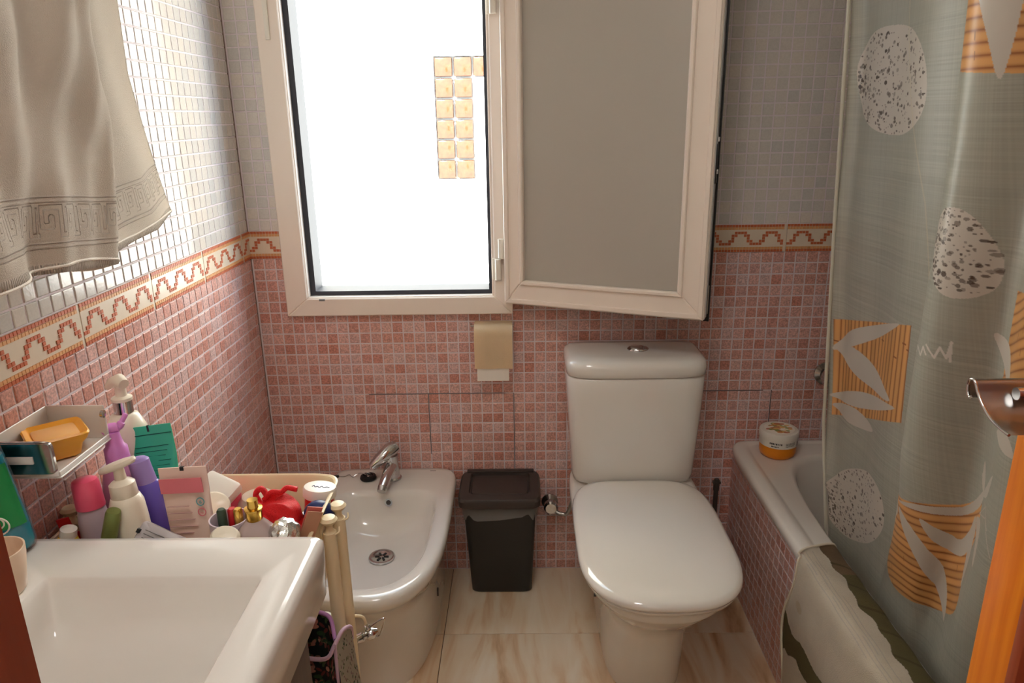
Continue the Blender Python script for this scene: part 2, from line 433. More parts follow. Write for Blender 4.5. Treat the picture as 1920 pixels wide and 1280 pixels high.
# left wall cells: rotz = +90deg puts local -y onto +x
ys = -9.69*c; cellsL = []
for z0, z1, mi in ROWS:
    for y0, y1 in split(-1.72, 0, ys, c):
        cellsL.append(((0, (y0+y1)/2, (z0+z1)/2), y1-y0, z1-z0, mi))
pl_, gl_ = mos('left')
HL = lambda o: (o[1] < -.62 and o[2] > 1.19) or o[2] > 1.62 or o[2] < .55 or (o[1] < -.78 and o[2] < .76) or o[1] < -1.12 or (o[1] < -.95 and o[2] < .95)
mosaic(wall_left, cellsL, (pl_, gl_), PI/2, 300, lambda q: (HL(q[0]), -q[0][1]*-1))
for k in range(-1, 6):
    y1 = ys-8*c*(k-1); y0 = y1-.25      # tile spans y0..y1 ; local x runs along +y
    if y1 > 0:
        add_border(wall_left, (0, y0, ZB), PI/2, -y0) if y0 < 0 else None
    elif y0 > -1.75: add_border(wall_left, (0, y0, ZB), PI/2)
# right wall (behind the curtain): mosaic too
cellsR = []
for z0, z1, mi in ROWS:
    for y0, y1 in split(-1.6, 0, ys, c): cellsR.append(((XR, (y0+y1)/2, (z0+z1)/2), y1-y0, z1-z0, mi))
mosaic(wall_right, cellsR, mos('left'), -PI/2, 0, lambda q: q[0][1])
# shadow lines at the big wall tile joints (back wall), painted as dark strips
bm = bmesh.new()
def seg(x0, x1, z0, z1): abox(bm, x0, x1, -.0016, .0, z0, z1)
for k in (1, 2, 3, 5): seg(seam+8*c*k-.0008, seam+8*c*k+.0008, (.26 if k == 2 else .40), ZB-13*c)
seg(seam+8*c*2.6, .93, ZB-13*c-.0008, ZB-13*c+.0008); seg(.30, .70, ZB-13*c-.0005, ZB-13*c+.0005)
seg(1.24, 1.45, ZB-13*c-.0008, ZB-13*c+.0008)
o = obj('joint_shadow', bm, joint_shade_mat, wall_back)
o = box('corner_joint', 0, .0028, -.0028, 0, 0, ZC, mat('brown joint', (128, 108, 100), .9), wall_back)

# floor tiles
def floor_mat():
    m, nt, b = _new('veined floor tile')
    g = nt.nodes.new('ShaderNodeNewGeometry'); mp = nt.nodes.new('ShaderNodeMapping'); mp.inputs['Scale'].default_value = (14, 2.2, 1)
    nt.links.new(g.outputs['Position'], mp.inputs['Vector'])
    oi = nt.nodes.new('ShaderNodeObjectInfo'); sc = nt.nodes.new('ShaderNodeVectorMath'); sc.operation = 'SCALE'; sc.inputs[0].default_value = (7, 9, 3)
    nt.links.new(oi.outputs['Random'], sc.inputs['Scale']); ad_ = nt.nodes.new('ShaderNodeVectorMath'); nt.links.new(mp.outputs[0], ad_.inputs[0]); nt.links.new(sc.outputs[0], ad_.inputs[1])
    n = nt.nodes.new('ShaderNodeTexNoise'); n.inputs['Scale'].default_value = 1; n.inputs['Detail'].default_value = 6; n.inputs['Distortion'].default_value = 1.2
    nt.links.new(ad_.outputs[0], n.inputs['Vector'])
    cr = nt.nodes.new('ShaderNodeValToRGB'); e = cr.color_ramp.elements
    e[0].position = .28; e[0].color = lin(190, 148, 110); e[1].position = .68; e[1].color = lin(238, 224, 202)
    q = e.new(.42); q.color = lin(222, 190, 154); q = e.new(.52); q.color = lin(232, 212, 184)
    nt.links.new(n.outputs['Fac'], cr.inputs[0]); nt.links.new(cr.outputs[0], b.inputs['Base Color'])
    b.inputs['Roughness'].default_value = .32; return m
fm = floor_mat()
for xa, xb in ((0, .073), (.073, .525), (.525, .977), (.977, 1.429), (1.429, 2.07)):
    for ya, yb in ((-.3055, 0), (-.7575, -.3055), (-1.21, -.7575), (-1.66, -1.21), (-2.11, -1.66), (-2.56, -2.11), (-3.4, -2.56)):
        box('floor_tile', xa+.001, xb-.001, ya+.001, yb-.001, -.006, 0, fm, floor_, bev=.0006, seg=1)

# ------------------------------------------------------------------ front wall, doorway, hall behind the camera
wall_front = slab('wall_front', [(-.2, .52, -1.86, -1.76, -.1, ZC), (1.335, XR+.2, -1.86, -1.76, -.1, ZC), (.52, 1.335, -1.86, -1.76, 2.08, ZC)], paint)
wall_hall = slab('wall_hall', [(-.2, XR+.2, -3.6, -3.4, -.1, ZC)], paint)
trim_1 = slab('trim_1', [(.50, .556, -1.87, -1.745, 0, 2.1)], darkwood); trim_1['label'] = 'dark red wooden door jamb at the left edge'
trim_2 = slab('trim_2', [(1.318, 1.36, -1.87, -1.745, 0, 2.1)], darkwood)
bath_fill = thing('fill_lamp', 'unseen round fill lamp added on the bathroom ceiling', 'lamp', (.60, -1.48, 2.31))  # housing for the added bathroom fill light, out of view
lath('fill_lamp_body', [(0, .0), (.17, 0), (.18, .01), (.18, .06), (.12, .108), (0, .108)], mat('white plastic', (232, 226, 214), .35), bath_fill, n=36)
hall_fill = thing('fill_lamp', 'unseen flat fill lamp added on the hall ceiling', 'lamp', (.8, -2.75, 2.33))  # housing for the added hall fill light, out of view
box('fill_lamp_body', -.48, .48, -.33, .33, .02, .088, white_pl, hall_fill, bev=.01)

# ------------------------------------------------------------------ outside
stucco = mat('white render', (238, 232, 220), .9, var=.02, bump=.3, bscale=60)
EY, GX, GZ, GW, GH = 5.2, -.045, .79, .181, .186
wall_ext = slab('wall_exterior', [(-7, GX, EY, EY+.2, -6, 8), (GX+3*GW, 9, EY, EY+.2, -6, 8), (GX, GX+3*GW, EY, EY+.2, -6, GZ), (GX, GX+3*GW, EY, EY+.2, GZ+6*GH, 8), (GX+2*GW, GX+3*GW, EY, EY+.2, GZ, GZ+5*GH), (GX, GX+3*GW, EY+.07, EY+.2, GZ, GZ+6*GH)], stucco)
wall_ext['label'] = 'sunlit white rendered wall of the neighbouring building'
gblock = mat('tinted glass block', (92, 60, 36), .12, var=.35, nscale=26, bump=.5, bscale=40, coat=.5)
gb0 = None
for i in range(3):
    for j in range(6):
        if i == 2 and j < 5: continue
        if gb0 is None: gb0 = box('glass_block', -GW/2+.009, GW/2-.009, 0, .07, -GH/2+.009, GH/2-.009, gblock, wall_ext, bev=.012)
        else: gb0 = gb0.copy(); COL.objects.link(gb0); gb0.parent = wall_ext
        gb0.location = (GX+GW*(i+.5), EY+.004, GZ+GH*(j+.5))
ypil = slab('wall_exterior_pier', [(-3.6, -1.93, EY-.25, EY, -6, 8)], mat('pale yellow render', (240, 226, 190), .9)); ypil['label'] = 'pale yellow pier at the left side of the sunlit wall'
ground = slab('ground', [(-7, 9, .12, EY, -6.2, -6)], mat('courtyard paving', (170, 165, 158), .9))

# ------------------------------------------------------------------ window: fixed frame with hinges, open sash
win = tag(empty('window_1', (0, 0, 0)), 'open window with a cream frame beside its frosted glass sash', kind='structure')
def bar(bm, pts, y0, y1): 
    a = [bm.verts.new((x, y0, z)) for x, z in pts]; b = [bm.verts.new((x, y1, z)) for x, z in pts]; n = len(pts)
    bm.faces.new(a); bm.faces.new(b[::-1])
    for i in range(n): bm.faces.new((a[i], b[i], b[(i+1) % n], a[(i+1) % n]))
def mitred(name, x0, x1, z0, z1, w, y0, y1, m, parent, bev=.0025, wl=None, wb=None, wr=None):
    """rectangular frame out of four mitred bars"""
    wl = wl or w; wb = wb or w; wr = wr or w
    o, i = [(x0, z0), (x1, z0), (x1, z1), (x0, z1)], [(x0+wl, z0+wb), (x1-wr, z0+wb), (x1-wr, z1-w), (x0+wl, z1-w)]
    bm = bmesh.new()
    for k in range(4): bar(bm, [o[k], o[(k+1) % 4], i[(k+1) % 4], i[k]], y0, y1)
    bmesh.ops.recalc_face_normals(bm, faces=bm.faces)
    if bev: bmesh.ops.bevel(bm, geom=list(bm.edges), offset=bev, segments=1, affect='EDGES')
    return obj(name, bm, m, parent)
mitred('window_frame', FX0, FX1, FZ0, FZ1, .055, -.028, .0, framew, win, wb=.05, wl=.06, wr=.05)
mitred('inner_frame', FX0+.055, FX1-.045, FZ0+.045, FZ1-.05, .02, -.022, .045, framew, win, bev=.0015, wl=.008, wb=.008, wr=.012)
mitred('gasket', FX0+.062, FX1-.056, FZ0+.052, FZ1-.06, .02, .0, .075, rubber, win, bev=0, wl=.016, wb=.013, wr=.010)
mitred('outer_frame', FX0+.045, FX1-.05, FZ0+.04, FZ1-.06, .02, .06, .085, black, win, bev=0, wl=.030, wb=.022, wr=.014)
box('strike_plate', .118, .130, -.0325, -.028, 1.558, 1.66, white_pl, win, bev=.0012)
box('screw_cover', .188, .204, -.030, -.024, .884, .889, greyprint, win)
for z0 in (.952, 1.62):
    h = tub('hinge', [(.688, -.042, z0-.012), (.688, -.042, z0+.045)], .0085, white_pl, win, n=14)
    tub('hinge_pin', [(.697, -.042, z0+.048), (.697, -.042, z0+.10)], .0085, white_pl, h, n=14)
    box('hinge_leaf', .672, .690, -.034, -.027, z0-.012, z0+.045, white_pl, h, bev=.001)
# sash: local x from hinge to free edge, local -y = face seen from the room
sash = tag(empty('window_sash', (.706, -.052, .878), (0, 0, math.atan2(-.204, .496)), win))
L, H, T = .534, 1.07, .046
sash['label'] = 'opened window sash with frosted glass'
mitred('sash_frame', 0, L, 0, H, .062, -.006, T-.008, framew, sash, bev=.003, wl=.05, wr=.062)
mitred('sash_step', .004, L-.004, .004, H, .012, -.012, -.005, framew, sash, bev=.0015)
mitred('glazing_bead', .046, L-.056, .056, H-.056, .012, -.014, .004, framew, sash, bev=.003)
mitred('sash_gasket', -.002, L+.006, -.010, H+.006, .012, T-.014, T-.003, black, sash, bev=0)
mitred('sash_rear', .006, L-.004, .002, H, .03, T-.006, T+.006, rubber, sash, bev=0)
box('edge_channel', L-.001, L+.0015, .006, .030, .01, H-.01, mat('light grey channel', (196, 196, 198), .4), sash)
lk = box('sash_lock', L, L+.004, .008, .026, .33, .42, black, sash, bev=.001)
box('lock_screw', L+.003, L+.006, .012, .022, .425, .435, brushed, lk); box('lock_pin', L+.003, L+.007, .012, .022, .352, .362, brushed, lk)
tub('stay_rod', [(L+.003, .016, .014), (L+.003, .016, .085)], .002, brushed, sash, n=6)
def frosted():
    m, nt, b = _new('frosted glass'); b.inputs['Base Color'].default_value = lin(200, 194, 184); b.inputs['Roughness'].default_value = .34
    b.inputs['Transmission Weight'].default_value = .22; b.inputs['IOR'].default_value = 1.3; b.inputs['Coat Weight'].default_value = .6; b.inputs['Coat Roughness'].default_value = .22
    return m
bm = bmesh.new(); abox(bm, .05, L-.06, .004, .009, .06, H-.06); obj('pane', bm, frosted(), sash)

# ------------------------------------------------------------------ bathtub + tiled panel
tp = tag(empty('tub_panel', (1.377, 0, 0)), 'mosaic tiled front panel under the bathtub rim', kind='structure')
box('panel_backing', .0, .02, -1.74, 0, 0, .405, grout, tp)
cellsP = []
for k in range(13):
    z1 = .405-k*c; z0 = max(z1-c, 0.002)
    for y0, y1 in split(-1.74, 0, ys, c): cellsP.append(((0, (y0+y1)/2, (z0+z1)/2), y1-y0, z1-z0, 0))
pp_, _ = mos('panel')
mosaic(tp, cellsP, (pp_, pp_), -PI/2, 300, lambda q: (q[0][1] < -.72 or (q[0][1] < -.60 and q[0][2] > .15), abs(q[0][1]+.4)), depth=.0006, gap=.0021)
tubt = thing('bathtub', 'cream white enamel bathtub behind the pink mosaic panel', 'bathtub', (0, 0, 0))
def tub_body():
    bm = bmesh.new(); y0, y1 = -.004, -1.74; R_ = []
    ex = lambda x0, z, b=0, e=26: R_.append(srect(x0, 2.065-b, y1+b, y0-b, z, e, n=96))
    ex(1.362, .405, 0); ex(1.358, .42, 0); ex(1.360, .432, .002); ex(1.367, .438, .006); ex(1.385, .439, .012); ex(1.398, .437, .018); ex(1.402, .433, .020); ex(1.408, .432, .022)
    def inn(x0, x1, ya, yb, z, e): R_.append(srect(x0, x1, yb, ya, z, e, n=96))
    inn(1.445, 1.985, -.085, -1.62, .432, 5); inn(1.452, 1.978, -.093, -1.61, .428, 5); inn(1.460, 1.970, -.103, -1.60, .415, 5)
    inn(1.485, 1.945, -.135, -1.56, .25, 5); inn(1.50, 1.93, -.16, -1.54, .14, 5); inn(1.53, 1.90, -.21, -1.50, .10, 4.5); inn(1.6, 1.83, -.3, -1.4, .095, 4)
    loft(bm, R_, False, True); return obj('tub_body', bm, ceramic2, tubt, auto=.9)
tub_body()
ov = lath('overflow', [(0, .0), (.026, 0), (.028, .003), (.02, .008), (0, .009)], chrome, tubt, loc=(1.70, -.118, .33), rot=(PI/2, 0, 0))
# chrome mixer knob on the wall
kn = thing('shower_tap', 'round chrome tap knob on the mosaic wall beside the curtain edge', 'tap', (1.625, 0, .645))
lath('escutcheon', [(0, 0), (.034, 0), (.034, .006), (.02, .012), (.018, .03)], chrome, kn, rot=(PI/2, 0, 0))
lath('tap_knob', [(.0, .03), (.02, .03), (.028, .036), (.030, .05), (.026, .062), (.012, .068), (0, .068)], chrome, kn, rot=(PI/2, 0, 0))

# jar on the rim
jar = thing('cream_jar', 'orange round jar with a white lid on the corner of the bathtub rim', 'jar', (1.475, -.088, .433), (0, 0, .1))
orange = mat('orange plastic', (232, 138, 30), .3); 
lath('jar_body', [(0, 0), (.040, 0), (.047, .006), (.050, .015), (.050, .036), (.047, .049)], orange, jar, n=36)
lath('label_band', [(.0500, .036), (.0515, .037), (.0515, .058), (.0505, .059)], white_pl, jar, n=36, cap=False)
lid = lath('jar_lid', [(.049, .052), (.052, .054), (.0535, .060), (.0535, .074), (.051, .078), (.044, .0795), (0, .0795)], white_pl, jar, n=36)
def jar_print():
    cv = Canvas(-.045, .045, -.045, .045, .0006, s255(236, 222, 198)+(1,))
    rr = np.random.RandomState(3)
    for k in range(60):
        a, r = rr.rand()*6.28, rr.rand()**.5*.036; x, y = r*math.cos(a), r*math.sin(a)
        col = [(214, 140, 60), (190, 96, 50), (150, 160, 80), (232, 190, 110), (120, 150, 70)][(k + (2 if y < -.01 else 0)) % 5]
        w = .004+rr.rand()*.007
        cv.put(((cv.X-x)**2+((cv.Y-y)*1.5)**2) < w*w, lin(*col)[:3], .85)
    im = cv.image('fruit print'); return im
def print_disc(name, im, r, z, parent, rough=.35):
    bm = bmesh.new(); uv = bm.loops.layers.uv.new('UVMap'); vs = [bm.verts.new((r*math.cos(2*PI*i/36), r*math.sin(2*PI*i/36), z)) for i in range(36)]
    f = bm.faces.new(vs)
    for l in f.loops: l[uv].uv = (l.vert.co.x/(2*r)+.5, l.vert.co.y/(2*r)+.5)
    return obj(name, bm, img_mat(name, im, rough)[0], parent)
# images hold linear values painted with lin(); mark them as data
def raw(im): im.colorspace_settings.name = 'Non-Color'; im.pack(); return im
print_disc('lid_print', raw(jar_print()), .041, .0798, lid)
lr_ = random.Random(11)                    # the print is too small to read in the photograph: broken dark strokes
for a0, a1, zz, hh, step in ((-2.45, -1.85, .051, .0055, .085), (-2.35, -1.95, .043, .004, .07), (-1.6, -1.0, .0535, .0018, .05), (-1.6, -1.0, .0505, .0018, .05), (-1.6, -1.0, .0475, .0018, .05), (-1.6, -1.1, .0445, .0018, .05), (-.8, -.45, .046, .014, .035)):
    bm = bmesh.new(); a = a0
    while a < a1:
        w_ = step*(.45+.35*lr_.random()); R0 = .0520
        P_ = [(R0*math.cos(a), R0*math.sin(a)), (R0*math.cos(a+w_), R0*math.sin(a+w_))]
        v_ = [bm.verts.new((*P_[0], zz-hh/2)), bm.verts.new((*P_[1], zz-hh/2)), bm.verts.new((*P_[1], zz+hh/2*(.6+.4*lr_.random()))), bm.verts.new((*P_[0], zz+hh/2))]
        bm.faces.new(v_); a += step
    obj('label_print', bm, blackprint, jar)

# ------------------------------------------------------------------ toilet
TX = 1.052
toi = thing('toilet', 'cream white toilet with its lid closed, standing between bin and bathtub', 'toilet', (TX, 0, 0))
bm = bmesh.new()
R_ = [dring(0, .100, -.03, -.52, 0, -.28, 3.4, 8), dring(0, .101, -.03, -.53, .03, -.28, 3.4, 8), dring(0, .103, -.03, -.55, .12, -.28, 3.2, 8), dring(0, .106, -.025, -.575, .20, -.29, 3, 8),
      dring(0, .118, -.02, -.61, .255, -.31, 2.7, 8), dring(0, .145, -.02, -.665, .30, -.36, 2.6, 7), dring(0, .163, -.02, -.69, .33, -.40, 2.6, 7), dring(0, .166, -.02, -.70, .342, -.40, 2.6, 7), dring(0, .172, -.02, -.708, .352, -.42, 2.6, 7),
      dring(0, .176, -.02, -.712, .375, -.44, 2.6, 7), dring(0, .172, -.025, -.708, .386, -.44, 2.6, 7), dring(0, .160, -.03, -.69, .389, -.44, 2.6, 7)]
loft(bm, R_); obj('bowl', bm, ceramic, toi, auto=1.2)
bm = bmesh.new()
def lidr(s, z, b=0): return dring(0, .181*s-b, -.212-b*.3, -.742+b, z, -.52, 2.75, 5)
loft(bm, [lidr(1, .388, .012), lidr(1, .391, .006), lidr(1, .397, .004), lidr(1, .400, .008)]); obj('seat_ring', bm, ceramic, toi, auto=1.2)
bm = bmesh.new()
loft(bm, [lidr(1, .4005, .007), lidr(1, .402, .002), lidr(1, .408, 0), lidr(1, .415, .003), lidr(1, .420, .012), lidr(1, .4235, .035), lidr(1, .4255, .07), lidr(1, .4265, .12)])
obj('seat_lid', bm, mat('toilet seat plastic', (228, 223, 215), .08, var=.01, coat=.6), toi, auto=1.2)
bm = bmesh.new()
def tk(hw, yb, yf, z): return srect(-hw, hw, yf, yb, z, 5, 9, n=80)
loft(bm, [tk(.150, -.02, -.185, .392), tk(.164, -.012, -.200, .402), tk(.168, -.010, -.204, .42), tk(.176, -.010, -.208, .55), tk(.183, -.010, -.210, .66), tk(.184, -.010, -.210, .705), tk(.182, -.012, -.208, .708)])
obj('tank', bm, ceramic, toi, auto=1.2)
bm = bmesh.new()
loft(bm, [tk(.182, -.010, -.208, .710), tk(.186, -.008, -.213, .713), tk(.187, -.008, -.214, .735), tk(.183, -.012, -.210, .748), tk(.172, -.024, -.196, .7555), tk(.15, -.05, -.17, .758)])
obj('tank_lid', bm, ceramic, toi, auto=1.2)
bt = lath('flush_button', [(.029, .0), (.029, .003), (.026, .006), (.0, .0065)], chrome, toi, n=32, sy=.75, loc=(.012, -.108, .7575))
lath('half_flush', [(.016, .0), (.016, .0022), (0, .0026)], brushed, bt, n=24, sy=.75, loc=(-.004, 0, .0062))
for s in (-1, 1): lath('hinge_cap', [(0, 0), (.012, 0), (.012, .008), (0, .011)], ceramic, toi, n=16, loc=(s*.07, -.215, .40))
box('bolt_cover', -.110, -.1025, -.262, -.252, .085, .112, black, toi, bev=.002)
tub('water_hose', bez([(-.205, -.045, .226), (-.19, -.05, .222), (-.17, -.055, .23), (-.15, -.06, .30)]), .006, brushed, toi, n=8)
# angle valve
va = thing('angle_valve', 'small round chrome water valve on the wall between bin and toilet', 'valve', (.829, 0, .238))
lath('rosette', [(0, 0), (.026, 0), (.025, .005), (.012, .012), (.011, .03)], chrome, va, rot=(PI/2, 0, 0))
lath('valve_knob', [(0, .03), (.014, .03), (.02, .034), (.021, .05), (.016, .056), (0, .057)], chrome, va, rot=(PI/2, 0, 0), loc=(.002, 0, .004))
tub('outlet', [(.0, -.030, 0), (.0, -.030, -.026)], .009, chrome, va); tub('outlet_nut', [(0, -.03, -.024), (.018, -.035, -.016)], .007, chrome, va)
# toilet brush
br = thing('toilet_brush', 'dark toilet brush handle standing behind the toilet', 'brush', (1.318, -.06, 0))
lath('brush_holder', [(0, 0), (.045, 0), (.046, .01), (.042, .14), (.034, .15)], bincol, br); lath('brush_handle', [(.02, .13), (.007, .15), (.007, .30), (.009, .305), (.009, .335), (.006, .34), (0, .34)], bincol, br)
box('hang_tab', -.011, .011, -.006, .006, .325, .332, bincol, br)

# ------------------------------------------------------------------ waste bin
bn = thing('waste_bin', 'dark rectangular swing lid waste bin standing between bidet and toilet', 'bin', (.681, -.075, 0))
bm = bmesh.new()
rr = lambda hx, y0, y1, z, e=9: srect(-hx, hx, y0, y1, z, e, n=64)
loft(bm, [rr(.082, -.045, .055, 0), rr(.090, -.050, .058, .006), rr(.104, -.088, .062, .30)]); obj('bin_body', bm, binbody, bn, auto=.9)
bm = bmesh.new()
rl = random.Random(3)
lr = [rr(.107, -.090, .064, .275+0), rr(.109, -.092, .065, .30), rr(.111, -.095, .066, .318)]
for r_ in lr[:1]:
    for i, p in enumerate(r_): r_[i] = (p[0], p[1], p[2]+.010*math.sin(i*.9)+rl.random()*.004)
loft(bm, lr, False, False); obj('bin_liner', bm, bagm, bn, smooth=True)
bm = bmesh.new()
loft(bm, [rr(.113, -.108, .068, .316), rr(.116, -.112, .070, .320), rr(.117, -.113, .070, .338), rr(.112, -.108, .066, .346), rr(.100, -.094, .058, .348)], True, False)
loft(bm, [rr(.100, -.094, .058, .348), rr(.088, -.080, .052, .348), rr(.085, -.077, .050, .340)], False, True)
bmesh.ops.remove_doubles(bm, verts=bm.verts, dist=1e-5)
ld = obj('bin_lid', bm, bincol, bn, auto=.7)
bm = bmesh.new(); loft(bm, [rr(.082, -.074, .040, .3405), rr(.080, -.072, .038, .3445), rr(.06, -.06, .03, .346)], False); obj('swing_flap', bm, bincol, ld, auto=.8)
box('lid_hinge', -.10, .10, .05, .068, .345, .353, bincol, ld, bev=.003)

# ------------------------------------------------------------------ bidet
BX = .366
bid = thing('bidet', 'cream white bidet between the cream trolley and the waste bin', 'bidet', (BX, 0, 0))
bm = bmesh.new()
R_ = [dring(0, .138, -.005, -.515, 0, -.2, 2.7, 9), dring(0, .138, -.005, -.52, .04, -.2, 2.7, 9), dring(0, .140, -.005, -.53, .14, -.22, 2.7, 9), dring(0, .147, -.004, -.55, .22, -.24, 2.7, 9),
      dring(0, .163, -.003, -.58, .275, -.27, 2.8, 9), dring(0, .178, -.002, -.613, .305, -.28, 2.7, 9), dring(0, .186, -.001, -.632, .325, -.30, 2.7, 10), dring(0, .1875, -.001, -.638, .340, -.30, 2.7, 10),
      dring(0, .184, -.002, -.634, .351, -.30, 2.7, 10), dring(0, .178, -.006, -.625, .3555, -.30, 2.7, 10), dring(0, .170, -.02, -.612, .356, -.30, 2.7, 10),
      dring(0, .148, -.128, -.590, .353, -.34, 2.6, 7), dring(0, .143, -.134, -.583, .348, -.34, 2.6, 7), dring(0, .138, -.141, -.575, .335, -.34, 2.6, 6), dring(0, .128, -.155, -.555, .285, -.34, 2.6, 5),
      dring(0, .112, -.175, -.52, .255, -.34, 2.4, 4), dring(0, .07, -.21, -.43, .240, -.31, 2.2, 3), dring(.0, .03, -.255, -.33, .236, -.29, 2, 2)]
loft(bm, R_); obj('basin', bm, ceramic, bid, auto=1.2)
dr = lath('drain', [(.0, .002), (.022, .002), (.03, .005), (.034, .004), (.036, .0)], chrome, bid, n=32, loc=(.0, -.292, .238))
for k in range(6): box('drain_slot', .006, .018, -.0025, .0025, .0015, .0035, black, dr, rot=(0, 0, k*PI/3))
o_ = lath('overflow_ring', [(.010, 0), (.011, .003), (.007, .003), (.006, -.004), (0, -.004)], chrome, bid, n=20, loc=(-.001, -.148, .322), rot=(PI/2-.25, 0, 0))
lath('overflow_hole', [(0, 0), (.0075, .0), (.0075, .0022), (0, .0022)], bincol, o_, n=16)
box('bolt_cover', .1375, .1425, -.255, -.245, .085, .108, black, bid, bev=.002)
box('maker_mark', .105, .122, -.026, -.0225, .3552, .3562, greyprint, bid)
fa = thing('bidet_tap', 'chrome single lever mixer tap on the bidet rim', 'tap', (BX, -.068, .356))
lath('tap_body', [(.026, 0), (.026, .004), (.022, .008), (.019, .06), (.019, .075)], chrome, fa, n=28)
tub('spout', [(.0, .004, .045), (-.004, -.035, .040), (-.010, -.075, .026), (-.013, -.094, .018)], [.019, .016, .014, .0135], chrome, fa, n=20)
tub('aerator', [(-.0125, -.090, .021), (-.0145, -.102, .012)], [.0135, .0125], brushed, fa, n=20)
tub('lever', [(.012, .018, .096), (-.004, .004, .088), (-.030, -.020, .072), (-.052, -.030, .052)], [.017, .023, .018, .013], chrome, fa, n=20)
pg = thing('drain_plug', 'black rubber drain plug on a chain beside the bidet tap', 'plug', (BX-.072, -.070, .356), (0, 0, .2))
lath('plug_disc', [(0, 0), (.022, 0), (.024, .004), (.022, .010), (.016, .012), (.013, .008), (0, .008)], black, pg, n=28)
tub('plug_ring', [(.006*math.cos(a), 0, .014+.006*math.sin(a)) for a in [i*PI/6 for i in range(12)]], .001, chrome, pg, n=6, closed=True)
tub('chain', bez([(.0, 0, .012), (-.025, .022, .010), (-.045, .018, .002), (-.055, .03, .004), (-.07, .025, .002), (-.09, .03, .002)]), .0014, brushed, pg, n=6)
box('chain_toggle', -.10, -.085, .024, .034, .0, .006, black, pg, bev=.002)

# ------------------------------------------------------------------ toilet paper holder
ph = thing('paper_holder', 'beige cloth covered toilet paper roll on the wall above the bin', 'paper holder', (.670, 0, .745))
tub('wall_bar', [(-.062, -.004, .062), (-.062, -.045, .066), (.058, -.045, .066), (.058, -.004, .062)], .0025, chrome, ph, n=8)
tub('paper_roll', [(-.044, -.045, .030), (.046, -.045, .030)], .029, mat('paper', (232, 226, 216), .9), ph, n=28)
bm = bmesh.new()
P0 = [(-.005, .064), (-.03, .070), (-.06, .069), (-.076, .058), (-.084, .038), (-.084, .01), (-.084, -.055)]
P0 = [(-.006, .070), (-.03, .072), (-.058, .070), (-.072, .060), (-.0775, .045), (-.078, .0), (-.074, -.050)]
rings = [[(x, y+.0015*math.sin(x*90), z) for y, z in P0] for x in np.linspace(-.052, .054, 9)]
V = loft(bm, rings, False, False, closed=False)
bmesh.ops.solidify(bm, geom=list(bm.faces), thickness=.002)
obj('roll_cover', bm, mat('beige cloth', (250, 230, 196), .85, var=.04, bump=.4, bscale=500), ph, auto=1)
box('paper_sheet', -.046, .043, -.069, -.067, -.088, .01, mat('paper', (232, 226, 216), .9), ph)

# ------------------------------------------------------------------ washbasin, cabinet
sk = thing('washbasin', 'large cream white rectangular washbasin in the near corner', 'washbasin', (0, 0, 0))
bm = bmesh.new()
def sr(x0, x1, ya, yb, z, e=60): 
    return srect(x0, x1, yb, ya, z, e, n=112)
loft(bm, [sr(.02, .43, -1.09, -1.70, .694), sr(.003, .455, -1.080, -1.715, .70), sr(.001, .463, -1.077, -1.72, .71), sr(.001, .4665, -1.076, -1.722, .785), sr(.002, .4655, -1.077, -1.721, .794), sr(.005, .461, -1.081, -1.718, .7995), sr(.012, .452, -1.09, -1.71, .8005),
           sr(.122, .412, -1.172, -1.64, .8005, 60), sr(.124, .409, -1.175, -1.638, .7985, 56), sr(.127, .405, -1.179, -1.635, .790, 50), sr(.134, .394, -1.192, -1.62, .752, 40), sr(.140, .384, -1.204, -1.61, .735, 26), sr(.16, .365, -1.23, -1.59, .724, 14), sr(.2, .32, -1.28, -1.5, .718, 8)])
obj('basin', bm, ceramic, sk, auto=.9)
lath('drain', [(0, .003), (.02, .003), (.03, .002), (.031, 0)], chrome, sk, loc=(.26, -1.52, .7155))
cabt = thing('vanity_cabinet', 'dark brown wooden cabinet under the washbasin', 'cabinet', (0, 0, 0))
box('cabinet_body', .002, .415, -1.70, -1.10, .08, .690, cabwood, cabt, bev=.002)
box('door', .416, .434, -1.695, -1.405, .09, .688, cabwood, cabt, bev=.002)
box('door', .416, .434, -1.40, -1.105, .09, .688, cabwood, cabt, bev=.002)
box('plinth', .01, .39, -1.69, -1.11, 0, .08, cabwood, cabt)

cup = thing('beige_cup', 'small beige cup on the left ledge of the washbasin', 'cup', (.090, -1.205, .801))
lath('cup_body', [(0, 0), (.024, 0), (.027, .004), (.034, .05), (.0345, .060), (.0325, .060), (.031, .05), (.024, .006), (0, .005)], mat('beige ceramic', (226, 200, 174), .3, var=.05), cup, n=32)

# mouthwash bottle
mw = thing('mouthwash_bottle', 'clear bottle of turquoise mouthwash with a green label', 'bottle', (.024, -1.115, .801), (0, 0, .25))
def oval(name, prof, m, parent, n=36, sy=.62, **k): return lath(name, prof, m, parent, n=n, sy=sy, **k)
oval('bottle_shell', [(0, 0), (.040, .001), (.046, .006), (.0475, .015), (.045, .05), (.0365, .12), (.030, .16), (.018, .185), (.015, .20)], mat('clear plastic', (225, 240, 240), .05, trans=1, alpha=.35, ior=1.2), mw)
oval('mouthwash', [(0, .002), (.038, .003), (.044, .008), (.0455, .016), (.043, .05), (.0345, .118), (.0305, .145), (0, .145)], mat('turquoise liquid', (20, 150, 176), .08, var=.05, coat=1), mw)
bm = bmesh.new()
rings = []
for z, r in ((.045, .0462), (.075, .0425), (.105, .0392), (.135, .0352)):
    rings.append([(r*math.cos(a), .62*r*math.sin(a), z) for a in np.linspace(-PI+.5, -.25, 14)])
loft(bm, rings, False, False, closed=False); obj('label', bm, mat('green label', (30, 140, 74), .4), mw, smooth=True)
